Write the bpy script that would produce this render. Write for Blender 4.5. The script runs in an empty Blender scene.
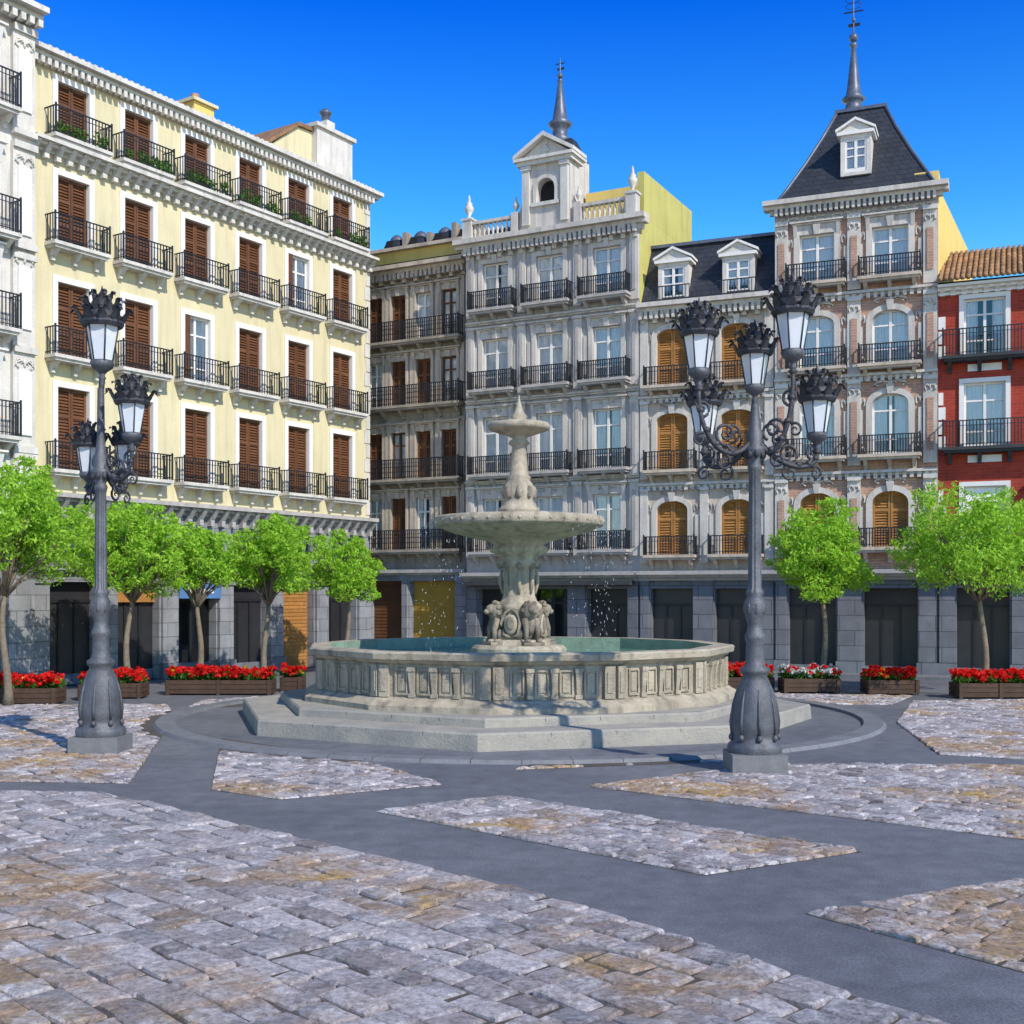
import bpy, math, random
import numpy as np
from mathutils import Vector, Matrix
random.seed(7); np.random.seed(7)
R=random.random
def U(a,b): return a+(b-a)*R()
D2R=math.radians
scene=bpy.context.scene

# ------------------------------------------------------------------ materials
MATS={}
def rgba(c): return (c[0],c[1],c[2],1)
def M(name,col,rough=.8,var=.25,scale=1.5,bump=.15,bscale=18,metal=0,col2=None,streak=0,brick=None,isl=0,spec=.4,vor=0):
    m=bpy.data.materials.new(name); m.use_nodes=True; nt=m.node_tree; N=nt.nodes; Lk=nt.links
    b=N['Principled BSDF']; b.inputs['Roughness'].default_value=rough; b.inputs['Metallic'].default_value=metal
    b.inputs['Specular IOR Level'].default_value=spec
    tc=N.new('ShaderNodeTexCoord')
    n1=N.new('ShaderNodeTexNoise'); n1.inputs['Scale'].default_value=scale; n1.inputs['Detail'].default_value=8; n1.inputs['Roughness'].default_value=.65
    Lk.new(tc.outputs['Object'],n1.inputs['Vector'])
    r=N.new('ShaderNodeMapRange'); r.inputs[1].default_value=.32; r.inputs[2].default_value=.68
    Lk.new(n1.outputs['Fac'],r.inputs[0])
    mx=N.new('ShaderNodeMix'); mx.data_type='RGBA'
    c2=col2 if col2 else tuple(c*(1-var) for c in col)
    mx.inputs[6].default_value=rgba(col); mx.inputs[7].default_value=rgba(c2)
    Lk.new(r.outputs[0],mx.inputs[0]); cur=mx.outputs[2]
    def mult(cur,facsock,dark,lo,hi):
        rr=N.new('ShaderNodeMapRange'); rr.inputs[1].default_value=lo; rr.inputs[2].default_value=hi
        rr.inputs[3].default_value=1; rr.inputs[4].default_value=dark
        Lk.new(facsock,rr.inputs[0])
        k=N.new('ShaderNodeVectorMath'); k.operation='SCALE'
        Lk.new(cur,k.inputs[0]); Lk.new(rr.outputs[0],k.inputs['Scale']); return k.outputs[0]
    nf=N.new('ShaderNodeTexNoise'); nf.inputs['Scale'].default_value=bscale; nf.inputs['Detail'].default_value=6; nf.inputs['Roughness'].default_value=.7
    Lk.new(tc.outputs['Object'],nf.inputs['Vector'])
    cur=mult(cur,nf.outputs['Fac'],1-var*.9,.45,.75)
    if vor:
        # dark pitting / lichen speckles
        nv=N.new('ShaderNodeTexNoise'); nv.inputs['Scale'].default_value=7; nv.inputs['Detail'].default_value=10; nv.inputs['Roughness'].default_value=.8
        Lk.new(tc.outputs['Object'],nv.inputs['Vector']); cur=mult(cur,nv.outputs['Fac'],1-vor,.54,.66)
    if streak:
        mp=N.new('ShaderNodeMapping'); mp.inputs['Scale'].default_value=(5,5,.45)
        Lk.new(tc.outputs['Object'],mp.inputs[0])
        ns=N.new('ShaderNodeTexNoise'); ns.inputs['Scale'].default_value=1; ns.inputs['Detail'].default_value=5
        Lk.new(mp.outputs[0],ns.inputs['Vector'])
        cur=mult(cur,ns.outputs['Fac'],1-streak,.48,.72)
    if isl:
        g=N.new('ShaderNodeNewGeometry')
        cur=mult(cur,g.outputs['Random Per Island'],1-isl,0,1)
    hsock=nf.outputs['Fac']
    if brick:
        bw,bh,mort,dark=brick
        sx=N.new('ShaderNodeSeparateXYZ'); Lk.new(tc.outputs['Object'],sx.inputs[0])
        ad=N.new('ShaderNodeMath'); ad.operation='ADD'; Lk.new(sx.outputs[0],ad.inputs[0]); Lk.new(sx.outputs[1],ad.inputs[1])
        cb=N.new('ShaderNodeCombineXYZ'); Lk.new(ad.outputs[0],cb.inputs[0]); Lk.new(sx.outputs[2],cb.inputs[1])
        bt=N.new('ShaderNodeTexBrick'); bt.inputs['Scale'].default_value=1
        bt.inputs['Brick Width'].default_value=bw; bt.inputs['Row Height'].default_value=bh; bt.inputs['Mortar Size'].default_value=mort
        bt.inputs['Color1'].default_value=(1,1,1,1); bt.inputs['Color2'].default_value=(.78,.78,.78,1); bt.inputs['Mortar'].default_value=(dark,dark,dark,1)
        Lk.new(cb.outputs[0],bt.inputs['Vector'])
        mm=N.new('ShaderNodeMix'); mm.data_type='RGBA'; mm.blend_type='MULTIPLY'; mm.inputs[0].default_value=1
        Lk.new(cur,mm.inputs[6]); Lk.new(bt.outputs['Color'],mm.inputs[7]); cur=mm.outputs[2]
    Lk.new(cur,b.inputs['Base Color'])
    if bump:
        bp=N.new('ShaderNodeBump'); bp.inputs['Strength'].default_value=min(1,bump*2); bp.inputs['Distance'].default_value=.03
        Lk.new(hsock,bp.inputs['Height']); Lk.new(bp.outputs[0],b.inputs['Normal'])
    MATS[name]=m; return m

M('cream_plaster',(.66,.585,.37),.85,.12,.8,.05,20,streak=.16)
M('white_stone',(.66,.63,.58),.8,.2,1.5,.12,20,streak=.25)
M('white_paint',(.76,.74,.71),.6,.08,2,.03,30)
M('grey_stone',(.47,.44,.42),.8,.22,1.2,.15,16,streak=.25)
M('pale_stone',(.62,.58,.53),.8,.2,1.2,.15,16,streak=.28)
M('warm_stone',(.58,.49,.40),.8,.25,1.2,.15,16,streak=.28)
M('beige_stone',(.38,.33,.27),.85,.3,1.2,.15,16,streak=.3)
M('dark_granite',(.20,.21,.24),.6,.3,2,.1,40,brick=(.9,.45,.012,.35))
M('light_granite',(.33,.34,.37),.65,.3,2,.1,40,brick=(.8,.4,.012,.4),streak=.2)
M('pink_brick',(.52,.32,.23),.85,.25,2,.15,25,brick=(.26,.08,.01,1.2),streak=.15)
M('red_brick',(.42,.055,.03),.85,.25,1.5,.1,25,brick=(.28,.09,.008,1.2),streak=.15)
M('yellow_plaster',(.74,.55,.17),.85,.1,.8,.05,20,streak=.12)
M('olive_plaster',(.54,.50,.15),.85,.15,.8,.05,20,streak=.15)
M('slate',(.045,.05,.062),.5,.35,2,.15,12,brick=(.3,.17,.012,.4))
M('lead',(.13,.15,.20),.45,.3,3,.05,12,metal=.3)
M('terracotta',(.50,.28,.14),.85,.4,3,.1,15,isl=.4)
M('brown_wood',(.19,.075,.03),.6,.3,4,.08,25,isl=.3)
M('orange_wood',(.50,.23,.06),.6,.3,4,.08,25,isl=.25)
M('ochre_panel',(.46,.28,.04),.6,.2,2,.05,25)
M('blue_panel',(.10,.22,.46),.5,.2,2,.05,25)
M('trough_wood',(.10,.055,.035),.75,.4,5,.15,25,isl=.3)
M('curtain',(.90,.90,.90),.9,.08,3,.05,9)
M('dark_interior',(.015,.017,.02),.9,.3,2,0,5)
M('iron',(.028,.03,.036),.45,.3,6,.05,25,metal=.3)
M('shop_dark',(.03,.03,.035),.35,.3,2,.03,25)
M('awning',(.05,.055,.06),.8,.3,2,.05,25)
M('lamp_metal',(.15,.155,.175),.5,.4,4,.2,30,metal=.35,streak=.3)
M('lamp_metal_dark',(.085,.085,.10),.5,.45,8,.2,40,metal=.4)
M('fountain_stone',(.53,.46,.35),.85,.12,2.0,.5,26,col2=(.35,.305,.235),streak=.45,vor=.4)
M('fountain_step',(.40,.37,.31),.85,.12,1.6,.4,26,col2=(.26,.25,.235),vor=.25)
M('carved_stone',(.42,.36,.28),.8,.4,3,.5,20,col2=(.13,.11,.09),streak=.4)
M('basin_inner',(.26,.36,.28),.6,.4,2,.2,20)
M('bark',(.26,.21,.15),.9,.4,6,.4,25)
M('soil',(.05,.035,.02),.95,.3,5,.3,20)
M('granite_block',(.20,.20,.21),.6,.3,8,.1,60)
M('ring_stone',(.20,.205,.22),.7,.3,2,.1,30,vor=.2)
M('joint_sand',(.11,.095,.08),.95,.4,2,.2,30)

def leafmat(name,col,trans,isl=.5):
    m=bpy.data.materials.new(name); m.use_nodes=True; nt=m.node_tree; N=nt.nodes; Lk=nt.links
    b=N['Principled BSDF']; b.inputs['Roughness'].default_value=.55; b.inputs['Specular IOR Level'].default_value=.25
    g=N.new('ShaderNodeNewGeometry'); mx=N.new('ShaderNodeMix'); mx.data_type='RGBA'
    mx.inputs[6].default_value=rgba([c*(1-isl) for c in col]); mx.inputs[7].default_value=rgba(col)
    Lk.new(g.outputs['Random Per Island'],mx.inputs[0]); Lk.new(mx.outputs[2],b.inputs['Base Color'])
    t=N.new('ShaderNodeBsdfTranslucent'); t.inputs[0].default_value=rgba(trans)
    ms=N.new('ShaderNodeMixShader'); ms.inputs[0].default_value=.4
    Lk.new(b.outputs[0],ms.inputs[1]); Lk.new(t.outputs[0],ms.inputs[2]); Lk.new(ms.outputs[0],N['Material Output'].inputs[0])
    MATS[name]=m
leafmat('leaf',(.36,.62,.06),(.48,.78,.06),.45)
leafmat('plant_leaf',(.10,.22,.035),(.14,.3,.03))
leafmat('petal_red',(.80,.02,.015),(.75,.02,.01),.25)
leafmat('petal_yellow',(.8,.5,.03),(.6,.4,.02),.3)
leafmat('petal_white',(.75,.78,.72),(.5,.5,.5),.2)

def glassmat(name,tint,base):
    m=bpy.data.materials.new(name); m.use_nodes=True; nt=m.node_tree; N=nt.nodes; Lk=nt.links
    N.remove(N['Principled BSDF'])
    tr=N.new('ShaderNodeBsdfTransparent'); tr.inputs[0].default_value=rgba(tint)
    gl=N.new('ShaderNodeBsdfGlossy'); gl.inputs['Roughness'].default_value=.03
    lw=N.new('ShaderNodeFresnel'); lw.inputs[0].default_value=1.6
    ad=N.new('ShaderNodeMath'); ad.operation='ADD'; ad.inputs[1].default_value=base; ad.use_clamp=True
    Lk.new(lw.outputs[0],ad.inputs[0])
    mx=N.new('ShaderNodeMixShader'); Lk.new(ad.outputs[0],mx.inputs[0]); Lk.new(tr.outputs[0],mx.inputs[1]); Lk.new(gl.outputs[0],mx.inputs[2])
    Lk.new(mx.outputs[0],N['Material Output'].inputs[0]); MATS[name]=m
glassmat('window_glass',(.92,.95,.98),.06)
m=bpy.data.materials.new('lantern_glass'); m.use_nodes=True; b=m.node_tree.nodes['Principled BSDF']
b.inputs['Base Color'].default_value=(.78,.82,.88,1); b.inputs['Roughness'].default_value=.15; b.inputs['Alpha'].default_value=.72
MATS['lantern_glass']=m
m=bpy.data.materials.new('water'); m.use_nodes=True; nt=m.node_tree; b=nt.nodes['Principled BSDF']
b.inputs['Base Color'].default_value=(.13,.27,.19,1); b.inputs['Roughness'].default_value=.08
w=nt.nodes.new('ShaderNodeTexNoise'); w.inputs['Scale'].default_value=3.5; w.inputs['Detail'].default_value=3
bp=nt.nodes.new('ShaderNodeBump'); bp.inputs['Strength'].default_value=.6; bp.inputs['Distance'].default_value=.06
tc=nt.nodes.new('ShaderNodeTexCoord'); nt.links.new(tc.outputs['Object'],w.inputs['Vector'])
nt.links.new(w.outputs[0],bp.inputs['Height']); nt.links.new(bp.outputs[0],b.inputs['Normal']); MATS['water']=m
m=bpy.data.materials.new('spray'); m.use_nodes=True; b=m.node_tree.nodes['Principled BSDF']
b.inputs['Base Color'].default_value=(.85,.9,.95,1); b.inputs['Roughness'].default_value=.1; b.inputs['Alpha'].default_value=.45; MATS['spray']=m

def groundmat():
    m=bpy.data.materials.new('paving_band'); m.use_nodes=True; nt=m.node_tree; N=nt.nodes; Lk=nt.links
    b=N['Principled BSDF']; b.inputs['Roughness'].default_value=.6
    tc=N.new('ShaderNodeTexCoord')
    def noise(s,d=8,r=.6):
        n=N.new('ShaderNodeTexNoise'); n.inputs['Scale'].default_value=s; n.inputs['Detail'].default_value=d; n.inputs['Roughness'].default_value=r
        Lk.new(tc.outputs['Object'],n.inputs['Vector']); return n
    a=noise(.35); f=noise(45,5,.8); mid=noise(3.5,9,.7)
    cr=N.new('ShaderNodeValToRGB'); cr.color_ramp.elements[0].position=.3; cr.color_ramp.elements[0].color=(.105,.11,.128,1)
    cr.color_ramp.elements[1].position=.7; cr.color_ramp.elements[1].color=(.175,.178,.195,1); Lk.new(a.outputs[0],cr.inputs[0])
    r1=N.new('ShaderNodeMapRange'); r1.inputs[1].default_value=.3; r1.inputs[2].default_value=.7; r1.inputs[3].default_value=.45; r1.inputs[4].default_value=1.5
    Lk.new(f.outputs[0],r1.inputs[0])
    r2=N.new('ShaderNodeMapRange'); r2.inputs[1].default_value=.3; r2.inputs[2].default_value=.7; r2.inputs[3].default_value=.68; r2.inputs[4].default_value=1.25
    Lk.new(mid.outputs[0],r2.inputs[0])
    mu=N.new('ShaderNodeMath'); mu.operation='MULTIPLY'; Lk.new(r1.outputs[0],mu.inputs[0]); Lk.new(r2.outputs[0],mu.inputs[1])
    k=N.new('ShaderNodeVectorMath'); k.operation='SCALE'; Lk.new(cr.outputs[0],k.inputs[0]); Lk.new(mu.outputs[0],k.inputs['Scale'])
    Lk.new(k.outputs[0],b.inputs['Base Color'])
    bp=N.new('ShaderNodeBump'); bp.inputs['Strength'].default_value=.7; bp.inputs['Distance'].default_value=.015; Lk.new(f.outputs[0],bp.inputs['Height']); Lk.new(bp.outputs[0],b.inputs['Normal'])
    MATS['paving_band']=m
groundmat()
def cobblemat():
    m=bpy.data.materials.new('cobble'); m.use_nodes=True; nt=m.node_tree; N=nt.nodes; Lk=nt.links
    b=N['Principled BSDF']; b.inputs['Roughness'].default_value=.5
    tc=N.new('ShaderNodeTexCoord'); g=N.new('ShaderNodeNewGeometry')
    def noise(s,d=8,r=.6):
        n=N.new('ShaderNodeTexNoise'); n.inputs['Scale'].default_value=s; n.inputs['Detail'].default_value=d; n.inputs['Roughness'].default_value=r
        Lk.new(tc.outputs['Object'],n.inputs['Vector']); return n
    cr=N.new('ShaderNodeValToRGB'); cr.color_ramp.elements[0].position=0; cr.color_ramp.elements[0].color=(.22,.19,.195,1)
    cr.color_ramp.elements[1].position=1; cr.color_ramp.elements[1].color=(.60,.54,.54,1)
    for p,c in ((.25,(.44,.38,.38)),(.5,(.32,.30,.32)),(.75,(.52,.46,.47))):
        e=cr.color_ramp.elements.new(p); e.color=rgba(c)
    Lk.new(g.outputs['Random Per Island'],cr.inputs[0])
    st=noise(.38,6,.6); r=N.new('ShaderNodeMapRange'); r.inputs[1].default_value=.50; r.inputs[2].default_value=.60; r.inputs[4].default_value=.8; Lk.new(st.outputs[0],r.inputs[0])
    mx=N.new('ShaderNodeMix'); mx.data_type='RGBA'; mx.inputs[7].default_value=(.44,.27,.12,1); Lk.new(r.outputs[0],mx.inputs[0]); Lk.new(cr.outputs[0],mx.inputs[6])
    s2=noise(1.0,6,.7); r3=N.new('ShaderNodeMapRange'); r3.inputs[1].default_value=.55; r3.inputs[2].default_value=.64; r3.inputs[4].default_value=.9; Lk.new(s2.outputs[0],r3.inputs[0])
    mx2=N.new('ShaderNodeMix'); mx2.data_type='RGBA'; mx2.inputs[7].default_value=(.62,.38,.02,1)
    mm=N.new('ShaderNodeMath'); mm.operation='MULTIPLY'; Lk.new(r3.outputs[0],mm.inputs[0]); Lk.new(r.outputs[0],mm.inputs[1])
    Lk.new(mm.outputs[0],mx2.inputs[0]); Lk.new(mx.outputs[2],mx2.inputs[6])
    s4=noise(2.6,9,.75); r4=N.new('ShaderNodeMapRange'); r4.inputs[1].default_value=.50; r4.inputs[2].default_value=.62; r4.inputs[4].default_value=.7; Lk.new(s4.outputs[0],r4.inputs[0])
    mx3=N.new('ShaderNodeMix'); mx3.data_type='RGBA'; mx3.inputs[7].default_value=(.70,.66,.67,1); Lk.new(r4.outputs[0],mx3.inputs[0]); Lk.new(mx2.outputs[2],mx3.inputs[6])  # pale patches: sunlit sheen of the stones painted into the colour
    f=noise(20,9,.8); r1=N.new('ShaderNodeMapRange'); r1.inputs[1].default_value=.34; r1.inputs[2].default_value=.66; r1.inputs[3].default_value=.25; r1.inputs[4].default_value=1.55; Lk.new(f.outputs[0],r1.inputs[0])
    k=N.new('ShaderNodeVectorMath'); k.operation='SCALE'; Lk.new(mx3.outputs[2],k.inputs[0]); Lk.new(r1.outputs[0],k.inputs['Scale'])
    Lk.new(k.outputs[0],b.inputs['Base Color'])
    bp=N.new('ShaderNodeBump'); bp.inputs['Strength'].default_value=1; bp.inputs['Distance'].default_value=.035; Lk.new(f.outputs[0],bp.inputs['Height']); Lk.new(bp.outputs[0],b.inputs['Normal'])
    MATS['cobble']=m
cobblemat()

# ------------------------------------------------------------------ mesh builder
class MB:
    def __init__(s): s.v=[];s.f=[];s.m=[];s.s=[];s.slots=[];s.M=None
    def mi(s,n):
        if n not in s.slots: s.slots.append(n)
        return s.slots.index(n)
    def add(s,vs,fs,mat,smooth=False):
        o=len(s.v)
        if s.M is not None: vs=[tuple(s.M@Vector(p)) for p in vs]
        s.v.extend(vs); k=s.mi(mat)
        for f in fs: s.f.append([i+o for i in f]); s.m.append(k); s.s.append(smooth)
    def box(s,x0,x1,y0,y1,z0,z1,mat):
        s.add([(x0,y0,z0),(x1,y0,z0),(x1,y1,z0),(x0,y1,z0),(x0,y0,z1),(x1,y0,z1),(x1,y1,z1),(x0,y1,z1)],
              [(0,3,2,1),(4,5,6,7),(0,1,5,4),(1,2,6,5),(2,3,7,6),(3,0,4,7)],mat)
    def frus(s,b,t,z0,z1,mat):
        s.add([(b[0],b[2],z0),(b[1],b[2],z0),(b[1],b[3],z0),(b[0],b[3],z0),(t[0],t[2],z1),(t[1],t[2],z1),(t[1],t[3],z1),(t[0],t[3],z1)],
              [(0,3,2,1),(4,5,6,7),(0,1,5,4),(1,2,6,5),(2,3,7,6),(3,0,4,7)],mat)
    def poly(s,pts,mat): s.add(pts,[tuple(range(len(pts)))],mat)
    def extr(s,pts,y0,y1,mat):
        n=len(pts); vs=[(p[0],y0,p[1]) for p in pts]+[(p[0],y1,p[1]) for p in pts]
        fs=[tuple(range(n)),tuple(range(2*n-1,n-1,-1))]+[(i,i+n,(i+1)%n+n,(i+1)%n) for i in range(n)]
        s.add(vs,fs,mat)
    def lathe(s,prof,n,c,mat,off=0,smooth=True,flute=None,cap=True):
        vs=[];fs=[]
        for k,(r,z) in enumerate(prof):
            for i in range(n):
                a=off+2*math.pi*i/n; rr=r
                if flute and flute[1]<=k<=flute[2]: rr=r*(1-flute[3]*(.5+.5*math.cos(a*flute[0])))
                vs.append((c[0]+rr*math.cos(a),c[1]+rr*math.sin(a),c[2]+z))
        for k in range(len(prof)-1):
            for i in range(n):
                j=(i+1)%n; fs.append((k*n+i,k*n+j,(k+1)*n+j,(k+1)*n+i))
        s.add(vs,fs,mat,smooth)
        if cap:
            s.add(vs[:n],[tuple(range(n-1,-1,-1))],mat); s.add(vs[-n:],[tuple(range(n))],mat)
    def tube(s,pts,rad,mat,n=6,smooth=True):
        P=[Vector(p) for p in pts]; vs=[];fs=[]
        for k,p in enumerate(P):
            d=(P[min(k+1,len(P)-1)]-P[max(k-1,0)])
            if d.length<1e-6: d=Vector((0,0,1))
            d.normalize(); a=d.cross(Vector((0.13,.31,.94)) if abs(d.z)<.9 else Vector((1,0.1,0))).normalized(); b=d.cross(a)
            r=rad[k] if isinstance(rad,(list,tuple)) else rad
            for i in range(n):
                t=2*math.pi*i/n; vs.append(tuple(p+a*r*math.cos(t)+b*r*math.sin(t)))
        for k in range(len(P)-1):
            for i in range(n):
                j=(i+1)%n; fs.append((k*n+i,k*n+j,(k+1)*n+j,(k+1)*n+i))
        fs.append(tuple(range(n-1,-1,-1))); fs.append(tuple((len(P)-1)*n+i for i in range(n)))
        s.add(vs,fs,mat,smooth)
    def ell(s,c,r,mat,rot=None,nu=12,nv=8):
        vs=[];fs=[];Rm=rot if rot else Matrix.Identity(3)
        for j in range(nv+1):
            th=math.pi*j/nv
            for i in range(nu):
                ph=2*math.pi*i/nu
                p=Rm@Vector((r[0]*math.sin(th)*math.cos(ph),r[1]*math.sin(th)*math.sin(ph),r[2]*math.cos(th)))
                vs.append((c[0]+p.x,c[1]+p.y,c[2]+p.z))
        for j in range(nv):
            for i in range(nu):
                k=(i+1)%nu; fs.append((j*nu+i,(j+1)*nu+i,(j+1)*nu+k,j*nu+k))
        s.add(vs,fs,mat,True)
    def obj(s,name,parent=None,matrix=None):
        me=bpy.data.meshes.new(name); me.from_pydata(s.v,[],s.f)
        for n in s.slots: me.materials.append(MATS[n])
        me.polygons.foreach_set('material_index',s.m); me.polygons.foreach_set('use_smooth',s.s); me.update()
        o=bpy.data.objects.new(name,me); scene.collection.objects.link(o)
        if parent: o.parent=parent
        if matrix is not None: o.matrix_world=matrix
        return o
def empty(name,matrix=None):
    e=bpy.data.objects.new(name,None); scene.collection.objects.link(e)
    if matrix is not None: e.matrix_world=matrix
    return e

# ------------------------------------------------------------------ buildings
class Bld:
    def __init__(s,name,o,d,L,depth):
        s.name=name; s.P={}; s.L=L; s.depth=depth
        d=Vector((d[0],d[1],0)).normalized(); n=Vector((-d.y,d.x,0))
        s.M=Matrix(((d.x,n.x,0,o[0]),(d.y,n.y,0,o[1]),(0,0,1,0),(0,0,0,1)))
    def __getitem__(s,k):
        if k not in s.P: s.P[k]=MB()
        return s.P[k]
    def finish(s):
        e=empty(s.name,s.M)
        for k,mb in s.P.items():
            if mb.v: mb.obj(k,e)
    def wall(s,u0,u1,z0,z1,holes,mat,y=0,rev=.24,revmat=None):
        w=s['walls']; hs=[h for h in holes]
        us=sorted(set([u0,u1]+[h[0] for h in hs]+[h[1] for h in hs])); zs=sorted(set([z0,z1]+[h[2] for h in hs]+[h[3] for h in hs]))
        us=[u for u in us if u0<=u<=u1]; zs=[z for z in zs if z0<=z<=z1]
        for i in range(len(us)-1):
            for j in range(len(zs)-1):
                uc=(us[i]+us[i+1])/2; zc=(zs[j]+zs[j+1])/2
                if any(h[0]<uc<h[1] and h[2]<zc<h[3] for h in hs): continue
                w.poly([(us[i],y,zs[j]),(us[i+1],y,zs[j]),(us[i+1],y,zs[j+1]),(us[i],y,zs[j+1])],mat)
        rm=revmat or mat
        for h in hs:
            a,b,c,d=h[:4]; rise=h[4] if len(h)>4 else 0; yb=y+rev
            zt=d-rise
            w.poly([(a,y,c),(a,yb,c),(a,yb,zt),(a,y,zt)],rm); w.poly([(b,y,c),(b,y,zt),(b,yb,zt),(b,yb,c)],rm)
            w.poly([(a,y,c),(b,y,c),(b,yb,c),(a,yb,c)],rm)
            if rise:
                n=12; uc=(a+b)/2; hw=(b-a)/2
                arc=[(uc-hw*math.cos(math.pi*k/n),zt+rise*math.sin(math.pi*k/n)) for k in range(n+1)]
                L=arc[:n//2+1]; Rr=arc[n//2:]
                for k in range(n//2):
                    p,q=L[k],L[k+1]; w.poly([(a,y,d),(p[0],y,p[1]),(q[0],y,q[1])],mat)
                    p,q=Rr[k],Rr[k+1]; w.poly([(b,y,d),(p[0],y,p[1]),(q[0],y,q[1])],mat)
                for k in range(n):
                    p,q=arc[k],arc[k+1]; w.poly([(p[0],y,p[1]),(q[0],y,q[1]),(q[0],yb,q[1]),(p[0],yb,p[1])],rm)
            else: w.poly([(a,y,d),(a,yb,d),(b,yb,d),(b,y,d)],rm)
    def shell(s,u0,u1,H,mat,y0=0,sidemat=None,u1b=None,topmat='slate'):
        w=s['walls']; sm=sidemat or mat; d=s.depth; ub=u1b if u1b is not None else u1
        w.poly([(u0,y0,0),(u0,y0,H),(u0,d,H),(u0,d,0)],mat)
        w.poly([(u1,y0,0),(ub,d,0),(ub,d,H),(u1,y0,H)],sm)
        w.poly([(u0,d,0),(u0,d,H),(ub,d,H),(ub,d,0)],mat)
        w.poly([(u0,y0,H),(u1,y0,H),(ub,d,H),(u0,d,H)],topmat)
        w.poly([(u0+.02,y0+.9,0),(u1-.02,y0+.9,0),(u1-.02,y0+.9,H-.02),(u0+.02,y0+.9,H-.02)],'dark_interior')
    def window(s,uc,w,z0,z1,kind='glass',y=.0,rise=0,fm='white_paint',wood='brown_wood'):
        a,b=uc-w/2,uc+w/2; W=s['windows']
        if kind=='shutter':
            S=s['shutters']; yy=y+.12
            for (p,q) in ((a+.01,uc-.008),(uc+.008,b-.01)):
                S.box(p,p+.06,yy-.03,yy+.03,z0,z1,wood); S.box(q-.06,q,yy-.03,yy+.03,z0,z1,wood)
                nb=3; hh=(z1-z0)/nb
                for k in range(nb+1):
                    zc=min(max(z0+k*hh,z0+.04),z1-.04); S.box(p+.06,q-.06,yy-.028,yy+.028,zc-.04,zc+.04,wood)
                n=int((z1-z0)/.085)
                for k in range(n):
                    z=z0+.05+k*(z1-z0-.1)/n
                    S.add([(p+.06,yy-.02,z),(q-.06,yy-.02,z),(q-.06,yy+.02,z+.06),(p+.06,yy+.02,z+.06)],[(0,1,2,3)],wood)
                S.box(p+.06,q-.06,yy+.032,yy+.04,z0,z1,wood)
            return
        yy=y+.10; t=.055
        W.box(a,a+t,yy,yy+.06,z0,z1,fm); W.box(b-t,b,yy,yy+.06,z0,z1,fm)
        W.box(a+t,b-t,yy,yy+.06,z1-t,z1,fm); W.box(a+t,b-t,yy,yy+.06,z0,z0+t*2,fm)
        W.box(uc-.04,uc+.04,yy-.01,yy+.05,z0+t*2,z1-t,fm)
        ztr=z1-(z1-z0)*.27
        for (p,q) in ((a+t,uc-.04),(uc+.04,b-t)):
            W.box(p,q,yy+.005,yy+.045,ztr-.025,ztr+.025,fm)
            W.box(p,q,yy+.005,yy+.045,z0+.45,z0+.49,fm)
        W.poly([(a+t,yy+.03,z0+t),(b-t,yy+.03,z0+t),(b-t,yy+.03,z1-t),(a+t,yy+.03,z1-t)],'window_glass')
        C=s['curtains']
        if kind=='blind':
            C.box(a+t,b-t,yy-.03,yy-.005,z0+U(0,.08)*(z1-z0),z1-t,'curtain'); return
        op=random.choice([.0,.0,.0,.08,.2,.35])
        for side in (-1,1):
            p0=a+.03 if side<0 else uc+op*w/2; p1=uc-op*w/2 if side<0 else b-.03
            n=14; top=z1-t*.5; vs=[];fs=[]
            for k in range(n+1):
                u=p0+(p1-p0)*k/n; v=yy+.075+.02*math.sin(k*1.9+uc); vs+= [(u,v,z0),(u,v,top)]
            for k in range(n): fs.append((2*k,2*k+2,2*k+3,2*k+1))
            C.add(vs,fs,'curtain')
    def surround(s,uc,w,z0,z1,t,mat,p=.05,hood=0,rise=0,sill=False,key=False):
        T=s['window_trim']; a,b=uc-w/2,uc+w/2
        zt=z1-rise
        T.box(a-t,a-.002,-p,.06,z0,zt,mat); T.box(b+.002,b+t,-p,.06,z0,zt,mat)
        if rise:
            n=14; hw=w/2
            for k in range(n):
                a0=math.pi*k/n;a1=math.pi*(k+1)/n
                q=[(uc-hw*math.cos(a0),zt+rise*math.sin(a0)),(uc-hw*math.cos(a1),zt+rise*math.sin(a1)),
                   (uc-(hw+t)*math.cos(a1),zt+(rise+t)*math.sin(a1)),(uc-(hw+t)*math.cos(a0),zt+(rise+t)*math.sin(a0))]
                T.add([(x,-p,z) for x,z in q]+[(x,.02,z) for x,z in q],[(0,1,2,3),(0,4,5,1),(2,6,7,3)],mat)
            z1=zt+rise
        else: T.box(a-t,b+t,-p,.06,z1+.002,z1+t,mat)
        if key:
            T.frus((uc-.07,uc+.07,-p-.06,0),(uc-.11,uc+.11,-p-.09,0),z1-.02,z1+t+.1,mat)
        if hood:
            zz=z1+t+.12
            T.box(a-t*.6,b+t*.6,-p*.8,.02,z1+t+.003,zz,mat)
            T.box(a-t-.05,b+t+.05,-hood*.6,.02,zz+.002,zz+.05,mat)
            T.box(a-t-.1,b+t+.1,-hood,.02,zz+.052,zz+.1,mat)
            for q in (a-t*.7,b+t*.7): T.frus((q-.05,q+.05,-.06,0),(q-.06,q+.06,-hood*.8,0),z1-.12,zz,mat)
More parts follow.
